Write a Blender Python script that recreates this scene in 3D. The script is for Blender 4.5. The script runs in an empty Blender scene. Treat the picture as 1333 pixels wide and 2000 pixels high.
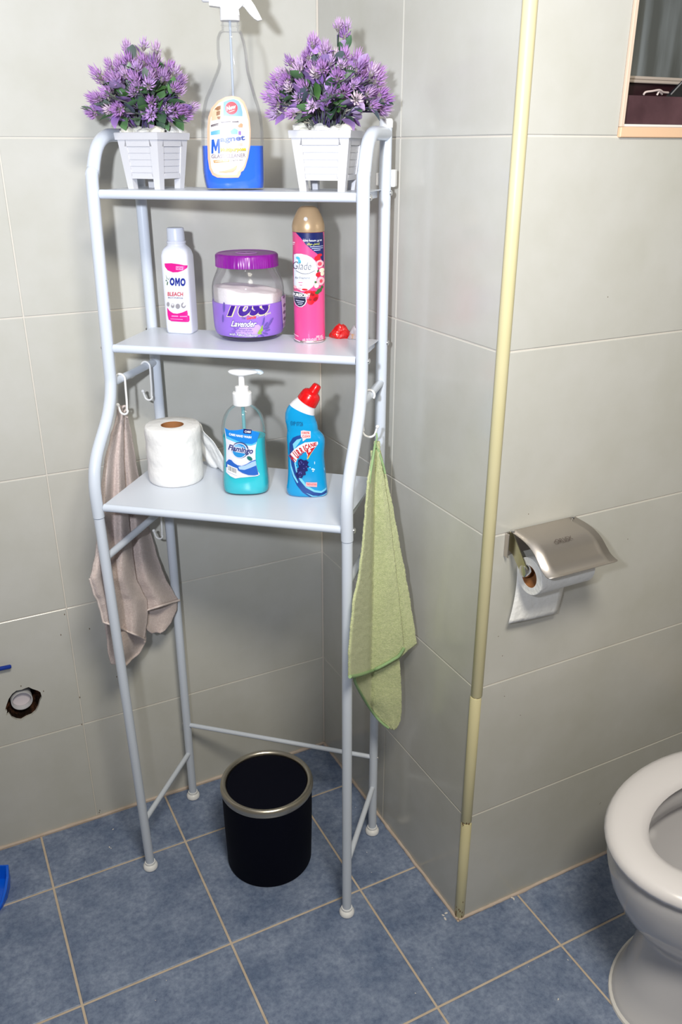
import bpy, bmesh, math, random
from mathutils import Vector, Matrix, noise
SC = bpy.context.scene
COL = SC.collection
PI = math.pi
R_ = random.Random(7)

# ------------------------------------------------------------------ camera, light, exposure
CP = Vector((-0.7889, -1.6446, 1.4573)); YAW, PITCH, ROLL, FPX = 0.47184, -0.40736, 0.0007, 1645.95
FW = Vector((math.sin(YAW)*math.cos(PITCH), math.cos(YAW)*math.cos(PITCH), math.sin(PITCH)))
_r = FW.cross(Vector((0, 0, 1))).normalized(); _u = _r.cross(FW)
RT = math.cos(ROLL)*_r + math.sin(ROLL)*_u; UP = math.cos(ROLL)*_u - math.sin(ROLL)*_r
cam_d = bpy.data.cameras.new('camera'); cam = bpy.data.objects.new('camera', cam_d); COL.objects.link(cam)
cam_d.sensor_fit = 'VERTICAL'; cam_d.sensor_height = 36.0; cam_d.sensor_width = 24.0
cam_d.lens = FPX/2000*36.0; cam_d.clip_start = 0.02
M = Matrix((RT, UP, -FW)).transposed().to_4x4(); M.translation = CP; cam.matrix_world = M
SC.camera = cam

W_ = bpy.data.worlds.new('world'); SC.world = W_; W_.use_nodes = True
W_.node_tree.nodes['Background'].inputs[0].default_value = (1.0, 0.96, 0.9, 1)
W_.node_tree.nodes['Background'].inputs[1].default_value = 0.16

def area_light(name, loc, target, size, power, color, spread=PI):
    d = bpy.data.lights.new(name, 'AREA'); d.shape = 'DISK'; d.size = size; d.energy = power; d.color = color; d.spread = spread
    o = bpy.data.objects.new(name, d); COL.objects.link(o); o.location = loc
    o.rotation_euler = (Vector(target)-Vector(loc)).to_track_quat('-Z', 'Y').to_euler(); return o
def spot_light(name, loc, target, size, power, color, cone, blend):
    d = bpy.data.lights.new(name, 'SPOT'); d.shadow_soft_size = size; d.energy = power; d.color = color; d.spot_size = math.radians(cone); d.spot_blend = blend
    o = bpy.data.objects.new(name, d); COL.objects.link(o); o.location = loc
    o.rotation_euler = (Vector(target)-Vector(loc)).to_track_quat('-Z', 'Y').to_euler(); return o
spot_light('camera_flash', (-0.98, -1.60, 1.57), (-0.26, -0.1, 1.90), 0.028, 109.0, (0.87, 0.915, 1.0), 116, 1.0)
area_light('ceiling_lamp', (-0.55, -1.75, 2.33), (-0.55, -1.70, 0.0), 0.5, 39.0, (1.0, 0.94, 0.81))
vs = SC.view_settings
vs.view_transform = 'Standard'; vs.look = 'None'; vs.gamma = 1.0; vs.use_curve_mapping = False; vs.exposure = 0.0

# ------------------------------------------------------------------ measuring helpers (photo pixel -> point on a plane)
def ray(u, v): return FW + RT*((u-666.5)/FPX) - UP*((v-1000)/FPX)
def on_plane(u, v, P, n):
    d = ray(u, v); n = Vector(n); return CP + d*((Vector(P)-CP).dot(n)/d.dot(n))
TH = math.atan2(-0.668, 0.744)
UX = Vector((math.cos(TH), math.sin(TH), 0)); UY = Vector((UX.y, -UX.x, 0))
RO = Vector((-0.3752, -0.0393, 0)); RW = 0.449
def L2W(x, y, z): return RO + UX*x + UY*y + Vector((0, 0, z))
LC = 0.6318                                       # wall C stands at y = -LC

# ------------------------------------------------------------------ materials
def srgb(r, g, b):
    f = lambda c: (c/255/12.92 if c/255 <= .04045 else ((c/255+.055)/1.055)**2.4)
    return (f(r), f(g), f(b), 1)
MATS = {}
def mat(name, col=None, rough=.5, metal=0, spec=.5, coat=0, sss=0, trans=0, bump=None, var=None, rand=None, emit=None):
    if name in MATS: return MATS[name]
    m = bpy.data.materials.new(name); m.use_nodes = True; nt = m.node_tree; b = nt.nodes['Principled BSDF']
    b.inputs['Base Color'].default_value = col; b.inputs['Roughness'].default_value = rough
    b.inputs['Metallic'].default_value = metal; b.inputs['Specular IOR Level'].default_value = spec
    b.inputs['Coat Weight'].default_value = coat; b.inputs['Coat Roughness'].default_value = .05
    if sss: b.inputs['Subsurface Weight'].default_value = sss; b.inputs['Subsurface Scale'].default_value = .01
    b.inputs['Transmission Weight'].default_value = trans
    tc = None
    if bump or var:
        tc = nt.nodes.new('ShaderNodeTexCoord')
    if var:                                       # (scale, colour2, contrast lo, hi)
        n = nt.nodes.new('ShaderNodeTexNoise'); n.inputs['Scale'].default_value = var[0]; n.inputs['Detail'].default_value = 6; n.inputs['Roughness'].default_value = .62
        nt.links.new(tc.outputs['Object'], n.inputs['Vector'])
        r = nt.nodes.new('ShaderNodeValToRGB'); r.color_ramp.elements[0].position = var[2]; r.color_ramp.elements[1].position = var[3]
        r.color_ramp.elements[0].color = col; r.color_ramp.elements[1].color = var[1]
        nt.links.new(n.outputs['Fac'], r.inputs['Fac']); nt.links.new(r.outputs['Color'], b.inputs['Base Color'])
    if rand:                                      # list of colours picked by the object's random number
        oi = nt.nodes.new('ShaderNodeObjectInfo'); r = nt.nodes.new('ShaderNodeValToRGB')
        while len(r.color_ramp.elements) < len(rand): r.color_ramp.elements.new(.5)
        for i, c in enumerate(rand):
            r.color_ramp.elements[i].position = i/(len(rand)-1); r.color_ramp.elements[i].color = c
        nt.links.new(oi.outputs['Random'], r.inputs['Fac']); nt.links.new(r.outputs['Color'], b.inputs['Base Color'])
    if bump:                                      # (scale, strength, distance)
        n = nt.nodes.new('ShaderNodeTexNoise'); n.inputs['Scale'].default_value = bump[0]; n.inputs['Detail'].default_value = 4
        nt.links.new(tc.outputs['Object'], n.inputs['Vector'])
        bp = nt.nodes.new('ShaderNodeBump'); bp.inputs['Strength'].default_value = bump[1]; bp.inputs['Distance'].default_value = bump[2]
        nt.links.new(n.outputs['Fac'], bp.inputs['Height']); nt.links.new(bp.outputs['Normal'], b.inputs['Normal'])
    MATS[name] = m; return m

def clear_plastic(name, tint, haze, glossmix=.9):
    m = bpy.data.materials.new(name); m.use_nodes = True; nt = m.node_tree; nt.nodes.remove(nt.nodes['Principled BSDF'])
    out = nt.nodes['Material Output']
    t = nt.nodes.new('ShaderNodeBsdfTransparent'); t.inputs[0].default_value = tint
    g = nt.nodes.new('ShaderNodeBsdfGlossy'); g.inputs['Roughness'].default_value = .06
    d = nt.nodes.new('ShaderNodeBsdfDiffuse'); d.inputs[0].default_value = (.85, .87, .9, 1)
    lw = nt.nodes.new('ShaderNodeLayerWeight'); lw.inputs[0].default_value = .22
    mu = nt.nodes.new('ShaderNodeMath'); mu.operation = 'MULTIPLY'; mu.inputs[1].default_value = glossmix
    mx = nt.nodes.new('ShaderNodeMixShader'); mh = nt.nodes.new('ShaderNodeMixShader'); mh.inputs[0].default_value = haze
    nt.links.new(t.outputs[0], mh.inputs[1]); nt.links.new(d.outputs[0], mh.inputs[2])
    nt.links.new(lw.outputs['Fresnel'], mu.inputs[0]); nt.links.new(mu.outputs[0], mx.inputs[0])
    nt.links.new(mh.outputs[0], mx.inputs[1]); nt.links.new(g.outputs[0], mx.inputs[2])
    nt.links.new(mx.outputs[0], out.inputs[0]); MATS[name] = m; return m

TILE = mat('wall_tile', (.52, .512, .458, 1), .17, spec=.45, var=(5.0, (.59, .582, .548, 1), .3, .72))
GROUT_W = mat('wall_grout', (.68, .635, .57, 1), .9)
FLOORT = mat('floor_tile', (.13, .18, .29, 1), .42, spec=.4, var=(13.0, (.27, .33, .455, 1), .32, .70), bump=(70, .3, .002))
_nt = FLOORT.node_tree; _b = _nt.nodes['Principled BSDF']; _src = _b.inputs['Base Color'].links[0].from_socket
_tc = _nt.nodes.new('ShaderNodeTexCoord'); _mix = _nt.nodes.new('ShaderNodeMix'); _mix.data_type = 'RGBA'; _mix.blend_type = 'MULTIPLY'; _mix.inputs['Factor'].default_value = 1.0
_nz = _nt.nodes.new('ShaderNodeTexNoise'); _nz.inputs['Scale'].default_value = 85; _nz.inputs['Detail'].default_value = 6; _nz.inputs['Roughness'].default_value = .75
_rp = _nt.nodes.new('ShaderNodeValToRGB'); _rp.color_ramp.elements[0].position = .34; _rp.color_ramp.elements[0].color = (.62, .64, .72, 1); _rp.color_ramp.elements[1].position = .62; _rp.color_ramp.elements[1].color = (1.12, 1.1, 1.08, 1)
_nt.links.new(_tc.outputs['Object'], _nz.inputs['Vector']); _nt.links.new(_nz.outputs['Fac'], _rp.inputs['Fac']); _nt.links.new(_src, _mix.inputs['A']); _nt.links.new(_rp.outputs['Color'], _mix.inputs['B']); _nt.links.new(_mix.outputs['Result'], _b.inputs['Base Color'])
GROUT_F = mat('floor_grout', (.52, .42, .32, 1), .9, var=(14, (.60, .50, .40, 1), .35, .65))
CAULK = mat('wall_floor_caulk', (.60, .50, .43, 1), .85, var=(18, (.50, .40, .32, 1), .4, .7))
BEAD = mat('cream_pvc_bead', (.74, .63, .36, 1), .32)
RACKW = mat('white_powder_coat', (.62, .67, .755, 1), .28, spec=.5)
SHELFW = mat('white_shelf_sheet', (.64, .68, .755, 1), .3, spec=.5)
WPLAST = mat('white_plastic', (.88, .88, .88, 1), .35)
CHROME = mat('chrome', (.75, .75, .75, 1), .15, 1)
STEEL = mat('brushed_steel', (.60, .55, .51, 1), .38, 1)
BRASSY = mat('steel_bracket_yellowed', (.62, .60, .42, 1), .3, 1)
BLACKP = mat('black_plastic', (.0022, .0028, .0085, 1), .7, spec=.10)
BINRIM = mat('bin_rim_metal', (.56, .51, .42, 1), .28, 1)
CERAMIC = mat('ceramic_white', (.58, .57, .59, 1), .12, spec=.5)
SEATM = mat('seat_white', (.76, .735, .755, 1), .25)
PAPER = mat('tissue_paper', (.86, .86, .85, 1), .95, spec=.1, bump=(90, .5, .004))
CARD = mat('cardboard_core', (.34, .15, .06, 1), .9, spec=.1)

# ------------------------------------------------------------------ object helpers
def mesh_obj(name, verts, faces, m, parent=None, smooth=False):
    me = bpy.data.meshes.new(name); me.from_pydata([tuple(v) for v in verts], [], faces); me.update()
    return link_mesh(name, me, m, parent, smooth)
def link_mesh(name, me, m, parent=None, smooth=False):
    if m is not None and not me.materials: me.materials.append(m)
    if smooth:
        for p in me.polygons: p.use_smooth = True
    o = bpy.data.objects.new(name, me); COL.objects.link(o)
    if parent: o.parent = parent
    return o
def bm_obj(name, bm, m, parent=None, smooth=False, recalc=True):
    if recalc: bmesh.ops.recalc_face_normals(bm, faces=bm.faces)
    me = bpy.data.meshes.new(name); bm.to_mesh(me); bm.free(); return link_mesh(name, me, m, parent, smooth)
def autosmooth(o, deg=40):
    me = o.data
    for p in me.polygons: p.use_smooth = True
    bm = bmesh.new(); bm.from_mesh(me)
    for e in bm.edges:
        if len(e.link_faces) == 2 and e.calc_face_angle(0) > math.radians(deg): e.smooth = False
    bm.to_mesh(me); bm.free(); return o
def thing(name, label, cat, loc=(0, 0, 0), rz=0, group=None):
    o = bpy.data.objects.new(name, None); o.empty_display_size = .05; COL.objects.link(o)
    o.location = loc; o.rotation_euler = (0, 0, rz); o['label'] = label; o['category'] = cat
    if group: o['group'] = group
    return o
def struct(o, label):
    o['kind'] = 'structure'; o['label'] = label; return o

def box_bm(x0, x1, y0, y1, z0, z1, bev=0, seg=2):
    bm = bmesh.new(); bmesh.ops.create_cube(bm, size=1)
    for v in bm.verts: v.co = Vector(((x0+x1)/2+v.co.x*(x1-x0), (y0+y1)/2+v.co.y*(y1-y0), (z0+z1)/2+v.co.z*(z1-z0)))
    if bev: bmesh.ops.bevel(bm, geom=bm.edges[:], offset=bev, segments=seg, affect='EDGES', profile=.5)
    return bm
def catmull(pts, n=6):
    P = [Vector(p) for p in pts]; out = []
    for i in range(len(P)-1):
        p0 = P[max(i-1, 0)]; p1 = P[i]; p2 = P[i+1]; p3 = P[min(i+2, len(P)-1)]
        for k in range(n):
            t = k/n
            out.append(.5*((2*p1)+(p2-p0)*t+(2*p0-5*p1+4*p2-p3)*t*t+(3*p1-p0-3*p2+p3)*t**3))
    out.append(P[-1]); return out
def tube_data(pts, r, seg=12, cap=True):
    P = [Vector(p) for p in pts]; V = []; F = []; n = len(P)
    t = (P[1]-P[0]).normalized(); a = Vector((0, 0, 1)) if abs(t.z) < .9 else Vector((1, 0, 0)); N = (a-t*a.dot(t)).normalized()
    for i in range(n):
        t = (P[min(i+1, n-1)]-P[max(i-1, 0)]).normalized(); N = (N-t*N.dot(t)).normalized(); B = t.cross(N)
        rr = r(i/(n-1)) if callable(r) else r
        for k in range(seg):
            an = 2*PI*k/seg; V.append(P[i]+(N*math.cos(an)+B*math.sin(an))*rr)
    for i in range(n-1):
        for k in range(seg):
            k2 = (k+1) % seg; F.append((i*seg+k, i*seg+k2, (i+1)*seg+k2, (i+1)*seg+k))
    if cap: F.append(tuple(range(seg))[::-1]); F.append(tuple((n-1)*seg+k for k in range(seg)))
    return V, F
def tube(name, pts, r, m, parent=None, seg=12):
    V, F = tube_data(pts, r, seg); o = mesh_obj(name, V, F, m, parent, True); return autosmooth(o, 50)
def lathe(name, prof, m, parent=None, seg=40, sharp=38, capb=True, capt=True, wave=None):
    V = []; F = []; n = len(prof)
    for (r, z) in prof:
        for k in range(seg):
            a = 2*PI*k/seg; rr = r*(1+(wave(a, z) if wave else 0)); V.append((rr*math.cos(a), rr*math.sin(a), z))
    for i in range(n-1):
        for k in range(seg):
            k2 = (k+1) % seg; F.append((i*seg+k, i*seg+k2, (i+1)*seg+k2, (i+1)*seg+k))
    if capb: F.append(tuple(range(seg))[::-1])
    if capt: F.append(tuple((n-1)*seg+k for k in range(seg)))
    return autosmooth(mesh_obj(name, V, F, m, parent), sharp)

class Body:                                        # upright bottle: rows (z, halfwidth, halfdepth, x offset, exponent)
    def __init__(s, rows): s.rows = rows
    def at(s, z):
        R = s.rows
        if z <= R[0][0]: return R[0]
        for a, b in zip(R, R[1:]):
            if z <= b[0]:
                t = (z-a[0])/max(b[0]-a[0], 1e-9); return tuple(p+(q-p)*t for p, q in zip(a, b))
        return R[-1]
    def surf(s, x, z, h, wrap):
        _, w, d, c, n = s.at(z)
        if wrap:                                   # cylinder: x is the offset as seen from the front
            q = max(-.995, min(.995, (x-c)/w)); return Vector((c+(w+h)*q, -(d+h)*math.sqrt(1-q*q), z))
        q = min(.972, abs((x-c)/w)); return Vector((c+math.copysign(q*w, x-c), -(d*(1-q**n)**(1/n)+h), z))
    def build(s, name, m, parent, seg=48, sub=1, z0=None, z1=None, inset=0, sharp=45):
        Z = sorted({r[0] for r in s.rows}); zz = []
        for a, b in zip(Z, Z[1:]):
            for k in range(sub): zz.append(a+(b-a)*k/sub)
        zz.append(Z[-1])
        if z0 is not None: zz = [z0]+[z for z in zz if z > z0]
        if z1 is not None: zz = [z for z in zz if z < z1]+[z1]
        V = []; F = []
        for z in zz:
            _, w, d, c, n = s.at(z); w -= inset; d -= inset
            for k in range(seg):
                a = 2*PI*k/seg; ca, sa = math.cos(a), math.sin(a)
                V.append((c+w*math.copysign(abs(ca)**(2/n), ca), d*math.copysign(abs(sa)**(2/n), sa), z))
        for i in range(len(zz)-1):
            for k in range(seg):
                k2 = (k+1) % seg; F.append((i*seg+k, i*seg+k2, (i+1)*seg+k2, (i+1)*seg+k))
        F.append(tuple(range(seg))[::-1]); F.append(tuple((len(zz)-1)*seg+k for k in range(seg)))
        return autosmooth(mesh_obj(name, V, F, m, parent), sharp)
def smooth_rows(rows, n=4):
    P = [Vector((r[0], r[1], r[2], r[3])) if False else r for r in rows]; out = []
    for i in range(len(P)-1):
        p0 = P[max(i-1, 0)]; p1 = P[i]; p2 = P[i+1]; p3 = P[min(i+2, len(P)-1)]
        for k in range(n):
            t = k/n; row = []
            for j in range(5):
                a, b, c, d = p0[j], p1[j], p2[j], p3[j]
                v = .5*(2*b+(c-a)*t+(2*a-5*b+4*c-d)*t*t+(3*b-a-3*c+d)*t**3)
                lo, hi = min(b, c), max(b, c); row.append(max(lo, min(hi, v)))
            out.append(tuple(row))
    out.append(tuple(P[-1])); return out

def text_bm(s, extra=0.0, shear=0.0):
    cu = bpy.data.curves.new('lettering', 'FONT'); cu.body = s; cu.size = 1; cu.offset = extra; cu.shear = shear; cu.resolution_u = 3
    o = bpy.data.objects.new('lettering', cu); COL.objects.link(o); bpy.context.view_layer.update()
    me = bpy.data.meshes.new_from_object(o.evaluated_get(bpy.context.evaluated_depsgraph_get()))
    bm = bmesh.new(); bm.from_mesh(me); bpy.data.objects.remove(o); bpy.data.curves.remove(cu); bpy.data.meshes.remove(me); return bm

class Label:                                       # flat print laid on a Body; pixel coordinates are read off the photo
    def __init__(s, root, body, depth, wrap=False):
        s.root, s.body, s.wrap, s.h = root, body, wrap, .0003
        s.Mi = root.matrix_basis.inverted(); s.n = (root.matrix_basis.to_3x3() @ Vector((0, -1, 0)))
        s.P = Vector(root.location)+s.n*depth
    def px(s, u, v):
        q = s.Mi @ on_plane(u, v, s.P, s.n); return q.x, q.z
    def finish(s, name, bm, m, parent, h):
        xs = [v.co.x for v in bm.verts]; zs = [v.co.y for v in bm.verts]
        for (lo, hi, ax, st) in ((min(xs), max(xs), 0, .0022), (min(zs), max(zs), 1, .005)):
            k = math.floor(lo/st)+1
            while k*st < hi:
                co = [0, 0, 0]; no = [0, 0, 0]; co[ax] = k*st; no[ax] = 1
                bmesh.ops.bisect_plane(bm, geom=bm.verts[:]+bm.edges[:]+bm.faces[:], plane_co=co, plane_no=no); k += 1
        bmesh.ops.triangulate(bm, faces=bm.faces[:])
        for v in bm.verts: v.co = s.body.surf(v.co.x, v.co.y, h, s.wrap)
        return bm_obj(name, bm, m, parent, True, recalc=False)
    def poly(s, name, pts, m, parent=None, h=None):
        if h is None: s.h += .00012; h = s.h
        bm = bmesh.new(); q = [s.px(*p) for p in pts]
        f = bm.faces.new([bm.verts.new((x, z, 0)) for x, z in q]); f.normal_update()
        if f.normal.z < 0: f.normal_flip()
        bmesh.ops.triangulate(bm, faces=bm.faces[:])
        return s.finish(name, bm, m, parent or s.root, h)
    def polys(s, name, plist, m, parent=None, h=None):
        if h is None: s.h += .00012; h = s.h
        bm = bmesh.new()
        for pts in plist:
            q = [s.px(*p) for p in pts]; f = bm.faces.new([bm.verts.new((x, z, 0)) for x, z in q]); f.normal_update()
            if f.normal.z < 0: f.normal_flip()
        bmesh.ops.triangulate(bm, faces=bm.faces[:])
        return s.finish(name, bm, m, parent or s.root, h)
    def text(s, t, quad, m, parent=None, bold=0.0, shear=0.0, h=None, arc=0, clip=None):
        # quad: left-bottom, right-bottom, left-top pixel of the lettering
        if h is None: s.h += .00012; h = s.h
        bm = text_bm(t, bold, shear)
        if not bm.verts: bm.free(); return None
        xs = [v.co.x for v in bm.verts]; ys = [v.co.y for v in bm.verts]; x0, x1, y0, y1 = min(xs), max(xs), min(ys), max(ys)
        A, B, C = [Vector(s.px(*p)) for p in quad]
        for v in bm.verts:
            a = (v.co.x-x0)/(x1-x0); b = (v.co.y-y0)/(y1-y0); q = A+(B-A)*a+(C-A)*b
            q = q+Vector((0, arc*(1-(2*a-1)**2))); v.co = (q.x, q.y, 0)
        if clip is not None: bmesh.ops.bisect_plane(bm, geom=bm.verts[:]+bm.edges[:]+bm.faces[:], plane_co=(0, clip, 0), plane_no=(0, 1, 0), clear_outer=True)
        return s.finish('lettering', bm, m, parent or s.root, h)
def ell(cu, cv, ru, rv, n=28, a0=0, a1=360, rot=0):
    c, s_ = math.cos(math.radians(rot)), math.sin(math.radians(rot)); o = []
    for k in range(n if a1-a0 == 360 else n+1):
        a = math.radians(a0+(a1-a0)*k/n); x, y = ru*math.cos(a), rv*math.sin(a); o.append((cu+x*c-y*s_, cv+x*s_+y*c))
    return o
def ink(name, r, g, b, rough=.35): return mat(name, srgb(r, g, b), rough)
def facing(P, extra=0.0):                          # rotation that turns local -Y towards where the photo was taken
    d = CP-Vector(P); return math.atan2(d.y, d.x)+PI/2+extra

# ------------------------------------------------------------------ setting: walls, tiles, floor
ZR = [0, .2685, .5667, .8671, 1.1743, 1.4736, 1.7735, 2.0735, 2.36]
G = .0010                                          # half grout joint
def tile_mesh(poly, thick=.007, proud=.0012, cham=.0012, hole=None):
    """poly in the wall plane (a, b), counter-clockwise; face at depth 0, body behind it (depth negative)"""
    bm = bmesh.new(); n = len(poly)
    cx = sum(p[0] for p in poly)/n; cy = sum(p[1] for p in poly)/n
    def inset(p, q, r):                            # corner q pulled in by cham along both edges
        e1 = (Vector(q)-Vector(p)).normalized(); e2 = (Vector(r)-Vector(q)).normalized()
        n1 = Vector((-e1.y, e1.x)); n2 = Vector((-e2.y, e2.x)); d = (n1+n2)/max(1e-6, 1+n1.dot(n2)); return Vector(q)+d*cham
    inn = [inset(poly[i-1], poly[i], poly[(i+1) % n]) for i in range(n)]
    vi = [bm.verts.new((p.x, p.y, 0)) for p in inn]; vo = [bm.verts.new((p[0], p[1], -cham*.7)) for p in poly]; vb = [bm.verts.new((p[0], p[1], -thick)) for p in poly]
    for i in range(n):
        j = (i+1) % n; bm.faces.new((vo[i], vo[j], vi[j], vi[i])); bm.faces.new((vb[i], vb[j], vo[j], vo[i]))
    if hole:
        vh = [bm.verts.new((p[0], p[1], 0)) for p in hole]; vk = [bm.verts.new((p[0], p[1], -thick)) for p in hole]; m = len(hole)
        es = [bm.edges.get((vi[i], vi[(i+1) % n])) for i in range(n)]+[bm.edges.new((vh[i], vh[(i+1) % m])) for i in range(m)]
        for i in range(m): bm.faces.new((vh[i], vk[i], vk[(i+1) % m], vh[(i+1) % m]))
        bmesh.ops.triangle_fill(bm, use_beauty=True, edges=es)
        es = [bm.edges.get((vb[i], vb[(i+1) % n])) for i in range(n)]+[bm.edges.get((vk[i], vk[(i+1) % m])) for i in range(m)]
        bmesh.ops.triangle_fill(bm, use_beauty=True, edges=es)
    else:
        bm.faces.new(vi); bm.faces.new(vb[::-1])
    return bm
def put(bm, fn):
    for v in bm.verts: v.co = Vector(fn(v.co.x, v.co.y, v.co.z))
    return bm
wallA = lambda a, b, d: (a, -d, b)
wallB = lambda a, b, d: (-d, -a, b)
wallC = lambda a, b, d: (a, -LC-d, b)
flr = lambda a, b, d: (a, b, d)
def rect(a0, a1, b0, b1): return [(a0+G, b0+G), (a1-G, b0+G), (a1-G, b1-G), (a0+G, b1-G)]

# ragged pipe hole in wall A, outline read off the photo
HOLE = [(12,1398),(14,1389),(10,1387),(13,1376),(17,1365),(24,1355),(32,1349),(43,1347),(50,1344),(56,1342),(62,1345),(68,1347),(74,1349),(79,1352),(82,1362),(78,1370),(75,1381),(70,1390),(62,1397),(52,1401),(42,1407),(33,1406),(24,1402),(18,1394)]
HOLE = [(p.x, p.z) for p in (on_plane(u, v, (0, 0, 0), (0, 1, 0)) for u, v in HOLE)]
_hc = (sum(p[0] for p in HOLE)/len(HOLE), sum(p[1] for p in HOLE)/len(HOLE))
HOLE = sorted(HOLE, key=lambda p: math.atan2(p[1]-_hc[1], p[0]-_hc[0]))
HOLE_B = [(_hc[0]+(p[0]-_hc[0])*1.06, _hc[1]+(p[1]-_hc[1])*1.06) for p in HOLE]

def slab(name, poly, fn, thick, m, hole=None, d0=-.0013):
    bm = tile_mesh(poly, thick, cham=.0001, hole=hole); put(bm, lambda a, b, d: fn(a, b, d+d0)); return bm_obj(name, bm, m)
wa = struct(slab('wall_back', [(-1.25, -.03), (.08, -.03), (.08, 2.36), (-1.25, 2.36)], wallA, .06, GROUT_W, HOLE_B), 'cream tiled back wall behind the white rack with a broken pipe hole')
for i in range(len(ZR)-1):
    for (a0, a1) in ((-1.2, -.5998), (-.5998, -.0012)):
        hole = HOLE if (i == 1 and a0 < -1) else None
        bm_obj('tile', put(tile_mesh(rect(a0, a1, ZR[i], ZR[i+1]), hole=hole), wallA), TILE, wa)
wb = struct(slab('wall_side', [(-.06, -.03), (LC-.001, -.03), (LC-.001, 2.36), (-.06, 2.36)], wallB, .06, GROUT_W), 'short cream tiled wall to the right of the white rack')
for i in range(len(ZR)-1):
    for (a0, a1) in ((.0012, .3172), (.3172, LC-.006)):
        bm_obj('tile', put(tile_mesh(rect(a0, a1, ZR[i], ZR[i+1])), wallB), TILE, wb)
# wall C with the window opening x > WX, z WZ0..WZ1
WX, WZ0, WZ1, WXR = .1815, 1.4775, 2.10, .80
wc = struct(slab('wall_right', [(.002, -.03), (1.15, -.03), (1.15, WZ0-.004), (WX-.002, WZ0-.004), (WX-.002, WZ1), (1.15, WZ1), (1.15, 2.36), (.002, 2.36)], wallC, .06, GROUT_W), 'cream tiled wall with the paper holder and the window')
for i in range(len(ZR)-1):
    for (a0, a1) in ((.006, .6), (.6, 1.14)):
        z0, z1 = ZR[i], ZR[i+1]
        if z1 <= WZ0+.01 or z0 >= WZ1: bm_obj('tile', put(tile_mesh(rect(a0, a1, z0, min(z1, WZ0-.003) if i == 4 else z1)), wallC), TILE, wc)
        elif a0 < WX: bm_obj('tile', put(tile_mesh(rect(a0, WX-.001, z0, z1)), wallC), TILE, wc)
we = struct(bm_obj('wall_end', box_bm(1.15, 1.2, -2.6, -LC, 0, 2.36), TILE), 'cream tiled end wall behind the toilet')

# floor tiles
FX0, FY0, TX, TY = -.7288, -.1701, .2924, .3024
fl = struct(bm_obj('floor', box_bm(-1.3, 1.2, -2.2, .06, -.05, -.0016), GROUT_F), 'blue-grey tiled bathroom floor with beige grout')
for c in range(-2, 6):
    for k in range(-1, 6):
        x0, x1 = FX0+c*TX, FX0+(c+1)*TX; y1, y0 = FY0-k*TY, FY0-(k+1)*TY
        y1 = min(y1, -.004); g = .0023
        if y0 >= -.01: continue
        if x0 >= 0 and y0 >= -LC: continue
        X0, X1, Y0, Y1 = x0+g, x1-g, y0+g, y1-g
        if x1 <= 0: P = [(X0, Y0), (X1, Y0), (X1, Y1), (X0, Y1)]
        elif y1 <= -LC: P = [(X0, Y0), (X1, Y0), (X1, Y1), (X0, Y1)]
        elif x0 >= 0: P = [(X0, Y0), (X1, Y0), (X1, -LC-.004), (X0, -LC-.004)]
        elif y0 >= -LC: P = [(X0, Y0), (-.004, Y0), (-.004, Y1), (X0, Y1)]
        else: P = [(X0, Y0), (X1, Y0), (X1, -LC-.004), (-.004, -LC-.004), (-.004, Y1), (X0, Y1)]
        bm_obj('tile', put(tile_mesh(P, cham=.0015), flr), FLOORT, fl)
# irregular mortar line where wall and floor meet
def caulk(name, a, b, label, seed):
    a = Vector(a); b = Vector(b); n = int((b-a).length/.008); pts = []
    for i in range(n+1):
        t = i/n; p = a+(b-a)*t; w = noise.noise(Vector((t*17+seed, seed, 0)))*.0018; pts.append(p+Vector((w, w, 0)))
    return struct(tube(name, pts, lambda t: .0036+.0028*max(0, noise.noise(Vector((t*30+seed, 3, seed))))+.0018*max(0, noise.noise(Vector((t*90+seed, 9, seed)))), CAULK, seg=8), label)
caulk('baseboard_back', (-1.2, -.0015, .0005), (-.002, -.0015, .0005), 'rough beige mortar line between back wall and floor', 1)
caulk('baseboard_side', (-.0015, -.002, .0005), (-.0015, -LC, .0005), 'rough beige mortar line between side wall and floor', 5)
caulk('baseboard_right', (.0, -LC-.0015, .0005), (1.1, -LC-.0015, .0005), 'rough beige mortar line between toilet wall and floor', 8)
ceil = struct(bm_obj('ceiling', box_bm(-1.3, 1.2, -2.6, .06, 2.36, 2.4), mat('ceiling_paint', (.8, .8, .78, 1), .9)), 'plain white bathroom ceiling')

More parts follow.
